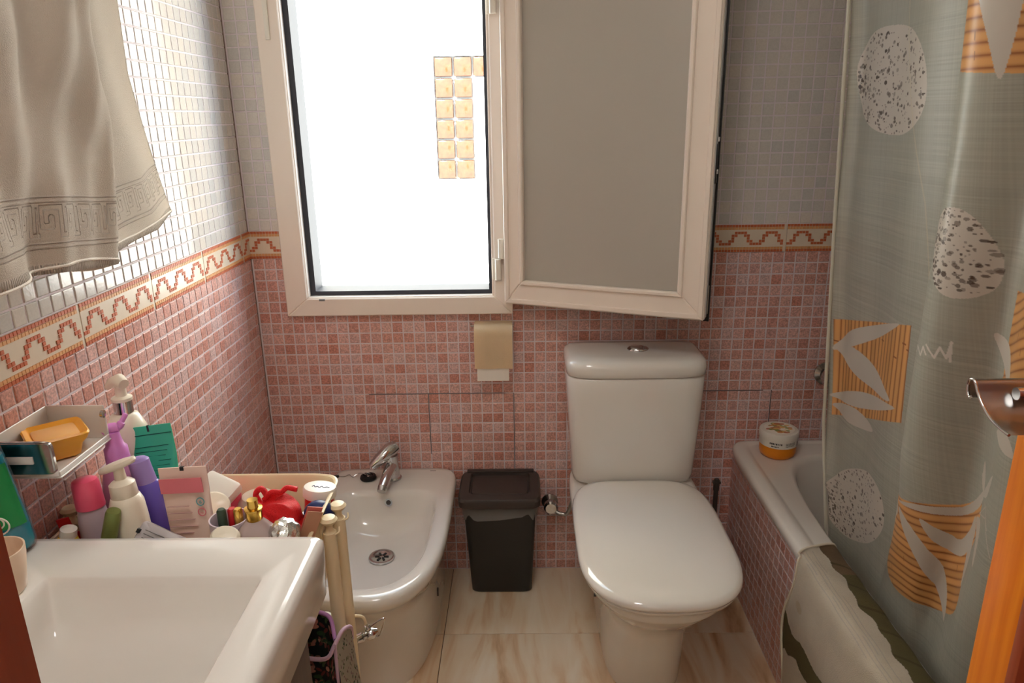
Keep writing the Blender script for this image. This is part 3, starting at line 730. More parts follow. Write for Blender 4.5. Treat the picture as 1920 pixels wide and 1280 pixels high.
for zz, w_ in ((.048, .016), (.052, .010)):
    tub('label_seal', [(.018+w_*math.cos(a)*.9, -.0292, zz+.006+w_*.8*math.sin(a)) for a in [i*PI/12 for i in range(24)]], .0011, white_pl, mw, n=6, closed=True)
text('label_text', '+', .018, white_pl, mw, (.018, -.0292, .052), (PI/2, 0, 0)); tub('label_stroke', [(.006, -.0283, .092), (.014, -.0275, .094), (.024, -.0262, .096)], .0009, white_pl, mw, n=6); tub('label_stroke', [(.010, -.0285, .084), (.020, -.0275, .0855)], .0008, white_pl, mw, n=6)

# ------------------------------------------------------------------ soap tray on the wall
sd_ = thing('soap_tray', 'white wall mounted soap tray with a chrome front bracket', 'soap tray', (0, -1.0, .92))
wp = mat('frosted white plastic', (226, 222, 216), .3, var=.02)
bm = bmesh.new()
abox(bm, .003, .096, .063, .0655, -.030, .026, .001, 1); abox(bm, .003, .0055, -.066, .063, -.030, .026, .001, 1)
abox(bm, .003, .098, -.066, .0655, -.033, -.030, .001, 1); abox(bm, .0945, .097, -.066, .063, -.030, -.022, .001, 1)
obj('tray', bm, wp, sd_)
bk = thing_ = None
bm = bmesh.new(); loft(bm, [[(p[0], -.070, p[1]) for p in [(q[0], q[1]) for q in srect(.002, .100, -.021, .028, 0, 9, n=48)]], [(p[0], -.078, p[1]) for p in [(q[0], q[1]) for q in srect(.002, .100, -.021, .028, 0, 9, n=48)]]])
bmesh.ops.recalc_face_normals(bm, faces=bm.faces); bmesh.ops.bevel(bm, geom=[e for e in bm.edges if abs(e.verts[0].co.y-e.verts[1].co.y) < 1e-6], offset=.002, segments=2, affect='EDGES')
br_ = obj('chrome_bracket', bm, chrome, sd_, auto=.6)
box('bracket_slot', .004, .072, -.0795, -.077, -.004, .007, wp, br_, bev=.0006)
lath('tray_cap', [(0, 0), (.006, 0), (.006, .004), (0, .005)], chrome, sd_, rot=(0, PI/2, 0), loc=(.096, .055, .015))
dish = thing('soap_dish', 'translucent orange square soap dish inside the white wall tray', 'soap dish', (.053, -.996, .8915), (0, 0, .72))
om = mat('amber soap', (246, 176, 60), .35, var=.08, sss=.3); om2 = mat('pale amber soap', (238, 180, 112), .4, var=.08, sss=.3)
bm = bmesh.new()
q = lambda h, z: srect(-h*1.08, h*1.08, -h*1.08, h*1.08, z, 9, n=48)
loft(bm, [q(.020, 0), q(.024, .003), q(.028, .020), q(.034, .028), q(.0375, .037), q(.0355, .0395), q(.031, .037), q(.027, .033)]); obj('dish_body', bm, om, dish, auto=1)
bm = bmesh.new(); loft(bm, [q(.026, .032), q(.0268, .035), q(.023, .0365)]); obj('soap_bar', bm, om2, dish, auto=1)

# ------------------------------------------------------------------ slim trolley between washbasin and bidet
tr = thing('storage_trolley', 'slim cream plastic trolley with bamboo-like posts beside the bidet', 'trolley', (0, 0, 0))
def basket(z0, z1, name='basket'):
    bm = bmesh.new(); x0, x1, y0, y1 = .012, .418, -1.055, -.79
    s = lambda b, z: srect(x0+b, x1-b, y0+b, y1-b, z, 9, n=72)
    loft(bm, [s(.02, z0), s(.012, z0+.003), s(.003, z1-.008), s(-.001, z1-.004), s(-.002, z1), s(.001, z1+.0015), s(.004, z1), s(.006, z1-.006), s(.015, z0+.008), s(.03, z0+.004)])
    return obj(name, bm, cream, tr, auto=.7)
basket(.60, .748); basket(.30, .43); basket(.04, .16)
for (px, py) in ((.433, -.888), (.4285, -.932), (.0135, -.885), (.0135, -.945)):
    zt = 0 if px > .1 else .03
    pts = [(px, py, z) for z in (.045, .10, .30, .305, .31, .52, .525, .53, .715+zt)]
    po = tub('post', pts, [.0125, .0115, .0115, .0128, .0115, .0115, .0128, .0115, .0110], cream, tr, n=18)
    pc = lath('post_cap', [(0, 0), (.011, 0), (.0065, .006), (.0062, .014), (.012, .019), (.015, .024), (.011, .0285), (0, .030)], cream, po, n=20, loc=(px, py, .714+zt))
    tub('cap_clip', bez([(px-.012, py+.002, .700+zt), (px-.0125, py-.007, .712+zt), (px-.011, py-.007, .724+zt), (px-.006, py, .729+zt)]), .0016, cream, po, n=6)
    tub('cap_clip', bez([(px+.010, py-.004, .712+zt), (px+.0165, py-.002, .716+zt), (px+.0155, py+.004, .722+zt)]), .0016, cream, po, n=6)
    cs = lath('caster', [(0, -.012), (.018, -.012), (.02, -.009), (.02, .009), (.018, .012), (0, .012)], black, tr, rot=(0, PI/2, 0), loc=(px+(.02 if px < .1 else -.02), py, .0205))
tub('side_ring', bez([(.437, -.868, .50), (.452, -.862, .492), (.456, -.860, .47), (.449, -.862, .450), (.440, -.868, .448)]), .0028, cream, tr, n=8)
kk = thing('chrome_fitting', 'small chrome valve with a triangular wire loop beside the trolley post', 'fitting', (.440, -.872, .452), (0, -.28, .25))
lath('fitting_body', [(0, 0), (.008, 0), (.009, .012), (.006, .014), (.006, .018), (.010, .021), (.011, .030), (.007, .036), (.004, .041), (0, .041)], chrome, kk, rot=(0, PI/2, 0))
lath('fitting_knob', [(0, 0), (.005, 0), (.0065, .008), (.004, .012), (0, .012)], chrome, kk, loc=(.026, 0, .007))
tub('wire_loop', bez([(.025, -.004, .015), (.046, -.004, .021), (.058, -.004, .023), (.060, -.004, .019), (.050, -.004, .004), (.040, -.004, -.008), (.032, -.004, -.008)], 6), .0012, chrome, kk, n=6)

# --- toiletries in the top basket
BZ = .6065
def item(name, label, cat, x, y, rot=(0, 0, 0), z=BZ): return thing(name, label, cat, (x, y, z), rot)
lilac = mat('lilac plastic', (214, 138, 206), .35, var=.05, sss=.1); lilac2 = mat('mauve liquid bottle', (196, 134, 168), .3, var=.08)
pinkcap = mat('hot pink cap', (236, 92, 122), .3); pale = mat('hazy translucent plastic', (196, 176, 184), .3, alpha=.9)
ivory = mat('ivory plastic', (234, 224, 204), .28, var=.02); violet = mat('violet plastic', (102, 84, 176), .3, var=.06); violetcap = mat('light violet cap', (158, 136, 200), .35)
# 1 tall cream bottle with chrome collar
b1 = item('lotion_bottle', 'tall cream lotion bottle with a chrome collar, against the left wall', 'bottle', 0.061, -0.836, (0, .02, 0), z=0.603)
lath('bottle_body', [(0, 0), (.030, 0), (.033, .004), (.0345, .02), (.0345, .235), (.032, .262), (.022, .285), (.012, .291)], ivory, b1, n=32)
lath('collar', [(.013, .289), (.0155, .290), (.0155, .313), (.013, .314)], chrome, b1, n=28)
pm = lath('pump', [(.0, .312), (.0165, .312), (.0165, .317), (.009, .320), (.0085, .338), (.009, .340), (0, .341)], ivory, b1, n=24)
tub('pump_nozzle', [(.012, -.008, .343), (0, 0, .347), (-.016, .006, .341), (-.028, .010, .330)], [.009, .012, .009, .005], ivory, pm, n=14)
# 2 lilac pump bottle
b2 = item('pump_bottle', 'mauve bottle with a lilac pump whose spout curls up', 'bottle', 0.1, -0.917, (.02, -.03, .4), z=0.618)
lath('bottle_body', [(0, 0), (.028, 0), (.032, .005), (.034, .02), (.034, .16), (.031, .19), (.024, .215), (.017, .224)], lilac2, b2, n=32)
lath('pump_collar', [(.0165, .220), (.0185, .222), (.0175, .250), (.014, .254), (.011, .268), (.0105, .278), (0, .279)], lilac, b2, n=28)
tub('pump_spout', bez([(-.012, -.002, .278), (-.002, 0, .284), (.010, .003, .283), (.016, .006, .290), (.024, .009, .301)], 6), [.007]*6+[.0085]*6+[.006]*6+[.004]*6+[.003], lilac, b2, n=12)
# 3 pink cap bottle
b3 = item('hair_bottle', 'hazy translucent bottle with a hot pink cap', 'bottle', 0.099, -1.008, (-.05, -.06, .2), z=0.64)
oval('bottle_body', [(0, 0), (.024, 0), (.027, .005), (.0265, .08), (.0225, .145), (.0195, .165), (.018, .170)], pale, b3, sy=.8)
oval('cap', [(.0203, .166), (.0208, .168), (.0195, .205), (.0175, .211), (.012, .214), (0, .2145)], pinkcap, b3, sy=.9)
# 4 cream pump bottle in front
b4 = item('soap_dispenser', 'cream pump dispenser with a flat disc head, front of the basket', 'bottle', 0.157, -1.01, (-.03, -.09, -.2), z=0.66)
lath('bottle_body', [(0, 0), (.022, 0), (.0255, .004), (.0265, .02), (.0255, .130), (.0245, .154), (.021, .164), (.017, .167)], ivory, b4, n=32)
lath('pump_collar', [(.018, .164), (.0195, .166), (.0185, .186), (.014, .190), (.0085, .193), (.0075, .212), (0, .213)], ivory, b4, n=28)
bm = bmesh.new(); loft(bm, [[(x, y, z+.30*x) for x, y, z in srect(-.034*s, .032*s, -.017*s, .017*s, zz, 2.2, n=36)] for s, zz in ((.5, .209), (.9, .2105), (1, .2145), (.93, .219), (.6, .221))]); obj('pump_head', bm, ivory, b4, auto=1)
box('label_print', -.006, .003, -.0272, -.0257, .085, .110, navy, b4, rot=(0, .2, -.6)); 
for k in range(3): box('label_print', -.010, .008, -.0274, -.0262, .030+k*.013, .036+k*.013, navy, b4, rot=(0, .1, -.15))
# 5 violet bottle
b5 = item('shampoo_bottle', 'violet bottle with a light violet slanted cap behind the dispenser', 'bottle', 0.176, -0.95, (0, -.16, 0), z=0.652)
oval('bottle_body', [(0, 0), (.024, 0), (.027, .004), (.028, .10), (.027, .14), (.022, .165), (.016, .172)], violet, b5, sy=.75)
oval('cap', [(.016, .169), (.0175, .170), (.0165, .196), (.0165, .208), (.012, .212), (0, .213)], violetcap, b5, sy=.8)
box('label_patch', -.004, .020, -.0215, -.0200, .05, .078, blackprint, b5)
# tubes: flat crimped end on top
def tube_pack(root, w_top, w_bot, h, thick, m, cap=None):
    bm = bmesh.new()
    loft(bm, [srect(-w_bot/2, w_bot/2, -thick/2, thick/2, 0, 2.6, n=40), srect(-w_bot*.53, w_bot*.53, -thick*.45, thick*.45, h*.4, 2.4, n=40), srect(-w_top*.49, w_top*.49, -thick*.22, thick*.22, h*.8, 2.4, n=40), srect(-w_top/2, w_top/2, -.0015, .0015, h*.93, 5, n=40), srect(-w_top/2, w_top/2, -.0012, .0012, h, 5, n=40)])
    return obj('tube_body', bm, m, root, auto=.9)
green = mat('mint green foil', (62, 186, 150), .35, var=.04)
t1 = item('green_tube', 'mint green squeeze tube standing crimped end up', 'tube', 0.146, -0.885, (-.12, -.12, .02), z=0.61)
tube_pack(t1, .078, .048, .268, .030, green)
for k in range(7): box('print_line', -.028+(.016 if k > 1 else 0), .030-(k % 3)*.004, -.0052-.0006*k, -.0042-.0006*k, .232-k*.0085, .2328-k*.0085, mat('dark green print', (24, 100, 84), .6), t1, rot=(0, 0, 0))
box('tear_notch', -.002, .001, -.0025, .0025, .258, .269, blackprint, t1); box('barcode', -.006, .014, -.0118, -.0108, .168, .173, blackprint, t1, rot=(0, -.1, 0))
box('tube_seal', -.038, .038, -.0022, .0022, .252, .2535, mat('dark green print', (24, 100, 84), .6), t1)
pinkt = mat('pale pink laminate', (232, 204, 190), .35, var=.03)
t2 = item('pink_tube', 'pale pink squeeze tube with a rose band and two round icons', 'tube', 0.236, -0.995, (-.10, -.07, -.05), z=0.648)
tube_pack(t2, .078, .066, .210, .026, pinkt)
rose = mat('rose print', (222, 120, 130), .45)
box('rose_band', -.034, .034, -.0052, -.0036, .172, .196, rose, t2, rot=(.035, 0, 0)); box('tear_notch', -.003, .003, -.0025, .0025, .205, .211, blackprint, t2)
teal = mat('teal print', (90, 160, 165), .45)
for zz, mm in ((.156, teal), (.139, rose)): tub('round_icon', [(.0255+.006*math.cos(a), -.0095, zz+.0062*math.sin(a)) for a in [i*PI/10 for i in range(20)]], .0008, mm, t2, n=6, closed=True)
text('icon_mark', '6', .008, teal, t2, (.0255, -.0095, .153)); text('icon_mark', '~', .009, rose, t2, (.0255, -.0098, .135))
for k in range(9): box('print_line', -.028, .008+(k*5 % 4)*.003, -.0125-.0001*k, -.0100, .150-k*.011, .1507-k*.011, mat('dusty rose print', (196, 158, 152), .6), t2)
box('grey_label', .006, .030, -.0145, -.0125, .008, .026, greyprint, t2)
# small things
g1 = item('lip_balm', 'olive green lip balm stick leaning in the basket front', 'lipstick', 0.118, -1.036, (0, .32, 0), z=0.742)
lath('stick', [(0, 0), (.0105, 0), (.0115, .003), (.0108, .075), (.0095, .080), (0, .0805)], mat('olive metallic', (134, 146, 84), .3, metal=.4), g1)
lath('stick_base', [(0, -.02), (.0105, -.02), (.0105, 0), (0, 0)], gold, g1)
pk = item('white_sachet', 'crumpled white printed sachet lying tilted in front of the pink tube', 'sachet', 0.203, -1.036, (1.15, .5, .0), z=0.76)
bm = bmesh.new(); loft(bm, [[(x*1.0, y, z+.003*math.sin(x*70+y*50)) for x, y, z in srect(-.038*s, .038*s, -.024*s, .024*s, zz, 8, n=40)] for s, zz in ((.97, -.003), (1, 0), (.96, .003), (.6, .0045))]); obj('sachet_body', bm, mat('matte white foil', (206, 200, 202), .5, bump=.5, bscale=60), pk, auto=1)
for k in range(6): box('print_line', -.028, .026-(k*3 % 5)*.004, -.018+k*.006, -.017+k*.006, .0048, .0056, greyprint, pk)
box('tear_notch', -.039, -.034, .004, .010, -.001, .006, blackprint, pk)
yl = item('yellow_cap_bottle', 'small bottle with a yellow collar and white cap near the left wall', 'bottle', 0.052, -1.035, (0, .25, 0), z=0.72)
lath('bottle_body', [(0, 0), (.014, 0), (.015, .05), (.012, .058)], mat('yellow plastic', (226, 196, 50), .35), yl, n=20); lath('cap', [(.011, .056), (.012, .057), (.0115, .070), (0, .072)], white_pl, yl, n=20)
rb = item('red_case', 'open red plastic case low in the left of the basket', 'case', 0.078, -1.018, (0, 0, .1), z=0.706)
bm = bmesh.new(); loft(bm, [srect(-.026, .026, -.02, .02, 0, 8, n=32), srect(-.03, .03, -.022, .022, .055, 8, n=32), srect(-.028, .028, -.02, .02, .055, 8, n=32), srect(-.024, .024, -.018, .018, .01, 8, n=32)]); obj('case_body', bm, red, rb, auto=.8)
box('case_flap', -.030, -.012, .018, .022, .045, .085, red, rb, rot=(0, -.2, 0)); box('case_insert', -.02, .022, -.015, .015, .012, .044, blackprint, rb)
wb = item('white_tub', 'white box-shaped tub with a pink side behind the pink tube', 'tub', 0.214, -0.846, (.35, .3, -.3), z=0.688)
box('tub_lid', -.032, .034, -.028, .026, .075, .10, white_pl, wb, bev=.008); box('tub_body', -.030, .032, -.026, .024, .0, .078, pinkcap, wb, bev=.006)
# cosmetic cup with flip disc
cu_ = item('cosmetic_pot', 'white floral pot holding small gold and red tubes', 'pot', 0.293, -0.992, (0, 0, 0), z=0.704)
lath('pot_wall', [(0, 0), (.026, 0), (.028, .004), (.030, .075), (.028, .075), (.026, .006), (0, .005)], mat('floral pot', (216, 200, 206), .4, var=.2, nscale=60), cu_, n=32)
for a_, mm, hh in ((.2, gold, .086), (1.6, red, .080), (2.8, mat('dark green tube', (50, 70, 54), .4), .084)):
    lath('small_tube', [(0, .006), (.007, .006), (.007, hh), (.005, hh+.003), (0, hh+.003)], mm, cu_, n=14, loc=(.014*math.cos(a_), .014*math.sin(a_), 0))
box('purple_mark', .004, .022, -.0305, -.0285, .010, .045, violet, cu_)
cp = item('compact_case', 'cream white oval compact leaning behind the pink tube edge', 'compact', 0.248, -0.94, (.75, .15, 0), z=0.77)
lath('compact_lid', [(0, 0), (.024, 0), (.026, .003), (.026, .008), (.022, .011), (0, .012)], ivory, cp, n=32, sy=.8); lath('compact_base', [(0, -.006), (.024, -.006), (.025, -.003), (.024, 0), (0, 0)], white_pl, cp, n=32, sy=.8)
dm = item('clear_jar', 'clear domed plastic jar at the back of the basket', 'jar', 0.286, -0.858, (0, 0, 0), z=0.655)
lath('jar_lid', [(.034, .062), (.035, .064), (.034, .078), (.026, .088), (0, .092)], mat('cloudy lid', (206, 190, 170), .25, alpha=.75), dm, n=32); lath('jar_body', [(0, 0), (.03, 0), (.033, .01), (.033, .06), (.030, .064)], mat('clear jar wall', (214, 204, 200), .15, alpha=.55), dm, n=32)
pf = item('perfume_bottle', 'pinkish glass perfume bottle with a gold neck', 'bottle', 0.34, -1.01, (0, 0, .3), z=0.714)
bm = bmesh.new(); loft(bm, [srect(-.035, .035, -.02, .02, 0, 4, n=40), srect(-.036, .036, -.021, .021, .03, 4, n=40), srect(-.030, .030, -.017, .017, .052, 3.4, n=40), srect(-.012, .012, -.010, .010, .073, 2.4, n=40), srect(-.010, .010, -.009, .009, .076, 2, n=40)]); obj('glass_body', bm, mat('smoky pink glass', (190, 168, 164), .12, alpha=.92, coat=.6), pf, auto=1)
lath('gold_neck', [(.012, .073), (.0125, .074), (.0125, .088), (.0135, .089), (.0135, .092), (.0085, .093), (.008, .106), (0, .1065)], gold, pf, n=24)
# red mesh pouch
rp = item('red_mesh_pouch', 'crumpled bright red mesh pouch in the right half of the basket', 'pouch', 0.34, -0.918, (0, 0, .2), z=0.672)
bm = bmesh.new(); bmesh.ops.create_icosphere(bm, subdivisions=4, radius=1)
rp_r = np.random.RandomState(2)
for v in bm.verts:
    p = v.co.copy(); w = 1+.16*math.sin(p.x*5+p.z*4)*math.cos(p.y*6+1)+.09*math.sin(p.z*13+p.x*9)+rp_r.rand()*.03
    v.co = Vector((p.x*.042*w+p.z*-.016*max(p.z, 0), p.y*.030*w, .045+p.z*.045*w*(1.35 if p.z > .3 else 1)*(1-.35*max(0, p.z-.6))))
obj('pouch_body', bm, mat('red mesh fabric', (236, 30, 36), .5, var=.15, nscale=300, bump=1, bscale=700), rp, smooth=True)
bm = bmesh.new()
tube(bm, bez([(-.018, 0, .098), (-.004, -.004, .112), (.010, 0, .108), (.020, .004, .113), (.036, 0, .110)]), .0045, 6); tube(bm, bez([(-.024, 0, .09), (-.030, .002, .108), (-.020, 0, .118), (-.012, 0, .104)]), .005, 6)
obj('drawstring', bm, mat('red mesh fabric', (236, 30, 36), .5), rp, smooth=True)
fo = item('foil_ball', 'ball of crumpled silver foil beside the perfume bottle', 'foil', 0.384, -1.012, (0, 0, 0), z=0.762)
bm = bmesh.new(); bmesh.ops.create_icosphere(bm, subdivisions=3, radius=.024)
for v in bm.verts: v.co *= 1+(rp_r.rand()-.5)*.14
obj('foil_body', bm, silver, fo)
wj = item('lidded_jar', 'red jar with a thick white lid in the right corner of the basket', 'jar', 0.39, -0.852, (-.12, .10, 0), z=0.715)
lath('jar_body', [(0, -.06), (.022, -.06), (.024, -.05), (.025, .022), (.023, .024)], red, wj, n=30); lj = lath('jar_lid', [(.026, .020), (.0285, .022), (.029, .034), (.027, .0385), (.022, .0395), (0, .0395)], white_pl, wj, n=32)
tub('lid_script', bez([(-.012, -.006, .0398), (-.010, .000, .0398), (-.007, -.007, .0398), (-.003, -.004, .0398), (.001, -.008, .0398), (.004, -.002, .0398), (.008, -.007, .0398), (.013, -.004, .0398), (.018, -.006, .0398)], 4), .0007, navy, lj, n=5)
nv = item('navy_pouch', 'rounded dark blue case under the white lidded jar', 'case', 0.403, -0.897, (0, .2, .2), z=0.728)
bm = bmesh.new(); bmesh.ops.create_uvsphere(bm, u_segments=24, v_segments=14, radius=1)
for v in bm.verts: v.co = Vector((v.co.x*.026, v.co.y*.02, v.co.z*.024))
obj('case_body', bm, navy, nv, smooth=True)
tub('case_zip', [(.0262*math.cos(a), .0202*math.sin(a), 0) for a in [i*PI/12 for i in range(24)]], .001, silver, nv, n=6, closed=True)
cd_ = item('red_card', 'small coral folded card at the right end of the basket', 'card', 0.405, -0.985, (.1, .35, .5), z=0.735)
box('card_leaf', -.012, .012, -.001, .001, 0, .058, mat('coral card', (214, 110, 96), .6), cd_); box('card_leaf', -.012, .012, -.004, -.0025, 0, .054, mat('tan card', (190, 140, 112), .6), cd_, rot=(.06, 0, 0))
sh = item('white_compact', 'small white oval lid low beside the perfume bottle', 'lid', 0.303, -1.035, (.5, .2, 0), z=0.77)
lath('lid_top', [(0, 0), (.020, 0), (.022, .004), (.018, .010), (0, .013)], ivory, sh, n=28, sy=.8); lath('lid_rim', [(.020, -.003), (.022, -.002), (.022, .002), (.020, .002)], gold, sh, n=28, sy=.8)

# lower basket: floral bag and blue bottle
fb = thing('floral_bag', 'open floral wash bag with lilac piping in the lower trolley basket', 'bag', (.405, -1.0, .40), (0, 0, .15))
def floral(name, base, cols, n_, sz):
    cv = Canvas(0, .3, 0, .3, .001, lin(*base)); r_ = np.random.RandomState(9)
    for k in range(n_):
        x, y, w = r_.rand()*.3, r_.rand()*.3, sz*(.5+r_.rand()); a = r_.rand()*3.1
        cv.dot(x, y, w, w*.5, lin(*cols[r_.randint(len(cols))])[:3], 1, a)
    return raw(cv.image(name))
fim = floral('dark floral', (34, 40, 34), [(150, 96, 84), (190, 140, 124), (60, 84, 56), (120, 60, 58), (84, 104, 66), (34, 40, 34)], 420, .010)
lim = floral('light floral', (196, 190, 172), [(120, 130, 100), (196, 190, 172), (150, 120, 120), (90, 104, 84)], 300, .006)
def bagside(name, im, pts_top, pts_bot, parent):
    bm = bmesh.new(); uv = bm.loops.layers.uv.new('UVMap'); n = len(pts_top); a = [bm.verts.new(p) for p in pts_top]; m_ = [bm.verts.new([(p[i]+q[i])/2+(.006 if i == 1 else 0)*-1 for i in range(3)]) for p, q in zip(pts_top, pts_bot)]; b = [bm.verts.new(p) for p in pts_bot]
    for r0, r1, v0, v1 in ((a, m_, 1, .5), (m_, b, .5, 0)):
        for i in range(n-1):
            f = bm.faces.new((r0[i], r0[i+1], r1[i+1], r1[i]))
            for l, (u_, v_) in zip(f.loops, ((i/(n-1), v0), ((i+1)/(n-1), v0), ((i+1)/(n-1), v1), (i/(n-1), v1))): l[uv].uv = (u_, v_)
    bmesh.ops.solidify(bm, geom=list(bm.faces), thickness=.003)
    return obj(name, bm, img_mat(name, im, .8)[0], parent, auto=1)
fr_top = bez([(-.075, -.02, .135), (-.03, -.028, .150), (.02, -.030, .142), (.036, -.022, .160)], 6); fr_bot = [(p[0]*.9, p[1]-.004, .0) for p in fr_top]
bagside('bag_front', fim, fr_top, fr_bot, fb)
sd_top = bez([(.036, -.022, .160), (.048, -.004, .172), (.058, .018, .160), (.056, .040, .120)], 6); sd_bot = [(p[0]+.012, p[1], .0) for p in sd_top]
bagside('bag_side', lim, sd_top, sd_bot, fb)
bk_top = bez([(-.075, -.02, .16), (-.03, .03, .185), (.02, .035, .175), (.036, -.01, .160)], 6); bk_bot = [(p[0]*.9, .03, .0) for p in bk_top]
bagside('bag_back', fim, bk_top, bk_bot, fb)
pip = mat('lilac piping', (172, 120, 170), .6); pip2 = mat('pale lilac piping', (206, 176, 196), .6)
tub('piping', fr_top, .0035, pip2, fb, n=8); tub('piping', bk_top, .0035, pip, fb, n=8); tub('piping', sd_top, .0035, pip2, fb, n=8)
tub('piping', [fr_top[-1], (.036, -.026, .10), (.034, -.027, .02)], .003, pip2, fb, n=8)
bb = thing('blue_bottle', 'dark blue bottle half hidden between washbasin and trolley post', 'bottle', (.395, -.935, .436-.13), (0, .04, 0))
lath('bottle_body', [(0, 0), (.024, 0), (.026, .01), (.026, .20), (.018, .225)], navy, bb, n=24); lath('cap', [(.014, .224), (.015, .226), (.014, .245), (0, .247)], white_pl, bb, n=20)

# ------------------------------------------------------------------ towel on the left wall
def sheet(name, path, z0, z1, nz, disp, mats, parent, wid=None, smooth=True, thick=.004, zfun=None):
    """path: list of (x,y); hangs from z1 to z0"""
    bm = bmesh.new(); uv = bm.loops.layers.uv.new('UVMap')
    P = [Vector((p[0], p[1])) for p in path]; s = [0]
    for a, b in zip(P[:-1], P[1:]): s.append(s[-1]+(b-a).length)
    grid = []
    for j in range(nz+1):
        t = j/nz; row = []
        for i, p in enumerate(P):
            zb = z0(s[i]/s[-1]) if callable(z0) else z0
            z = zb+(z1-zb)*t; row.append(bm.verts.new(disp(p, s[i], s[i]/s[-1], z, t)))
        grid.append(row)
    for j in range(nz):
        for i in range(len(P)-1):
            f = bm.faces.new((grid[j][i], grid[j][i+1], grid[j+1][i+1], grid[j+1][i]))
            for l, (a, b) in zip(f.loops, ((i, j), (i+1, j), (i+1, j+1), (i, j+1))): l[uv].uv = (s[a]/s[-1], b/nz)
    if thick: bmesh.ops.solidify(bm, geom=list(bm.faces), thickness=thick)
    return obj(name, bm, mats, parent, smooth=smooth), s[-1]
tw = thing('hanging_towel', 'beige terry towel with an embossed Greek key band hanging at upper left', 'towel', (0, 0, 0))
path = bez([(.040, -.478, 0), (.046, -.60, 0), (.050, -.72, 0), (.056, -.86, 0), (.066, -.895, 0), (.085, -.89, 0), (.104, -.865, 0), (.116, -.855, 0), (.124, -.875, 0), (.120, -.92, 0), (.134, -.97, 0), (.122, -1.04, 0), (.140, -1.10, 0), (.15, -1.18, 0), (.13, -1.30, 0), (.14, -1.40, 0)], 14)
path = [(p.x, p.y) for p in path]
ZT0, ZT1 = 1.163, 2.0
def tdisp(p, s, u, z, t):
    x, y = p; h = z-1.17
    pull = max(0, 1-u/.30)
    yy = y-pull*.105*min(1, max(0, h)/.28)**.8*(1 if h > 0 else 0)
    front = max(0, min(1, (x-.07)/.03)); yy += max(0, min(1, (x-.05)/.03))*max(0, 1-max(0, -y-.95)/.15)*.07*max(0, h)/.38
    x += front*(.010*math.sin(y*42+h*9)+.006*math.sin(y*85-h*14+1)+.004*math.sin(h*30+y*20))*min(1, .35+h*2.2)+.003*math.sin(y*30+h*6)*(1-front)
    x += front*.006*math.sin(y*60)*(1-min(1, h*6))
    return (max(.008, x), yy, z)
def key_bump():
    cv = Canvas(0, 1.35, 0, .84, .0016, (.5, .5, .5, 1))
    lw, hi = .0075, (1, 1, 1)
    z0, z1 = .045, .092
    for zz in (z0-.004, z1+.004, z0-.010, z1+.010): cv.line([(0, zz), (1.35, zz)], .0022, (.15, .15, .15))
    x = .0; P = .050; H_ = z1-z0
    while x < 1.35:
        cv.line([(x, z0+.006), (x, z1-.004), (x+.030, z1-.004), (x+.030, z0+.018), (x+.016, z0+.018), (x+.016, z0+.03)], lw, hi)
        cv.line([(x, z0+.006), (x-.012, z0+.006)], lw, hi); cv.line([(x+.038, z0+.006), (x+.038, z1-.006)], lw*.6, hi); x += P
    for k in range(0, 270): cv.line([(k*.005, .0), (k*.005, .012)], .0022, (.1, .1, .1))
    return raw(cv.image('greek key relief'))
m, nt, b, _ = img_mat('terry towel', None, .95, bump_im=key_bump(), bdist=.004, terry=.5, terry_scale=700)
b.inputs['Base Color'].default_value = lin(230, 219, 204); b.inputs['Sheen Weight'].default_value = .3
def twz(u): return 1.160+.012*math.cos(u*9)+(.018*max(0, 1-u/.10))+(.022*max(0, (u-.55)/.45))
sheet('towel_cloth', path, lambda u: twz(u), ZT1, 110, tdisp, m, tw, thick=.004)
hb = [tdisp(Vector(p), 0, i/(len(path)-1), twz(i/(len(path)-1))+.003, 0) for i, p in enumerate(path)]
tub('hem', hb, .0022, m, tw, n=6)
tub('rail_tube', [(.09, -.45, 2.012), (.09, -1.45, 2.012)], .008, chrome, thing('towel_rail', 'chrome towel rail above the beige towel', 'rail'), n=12)

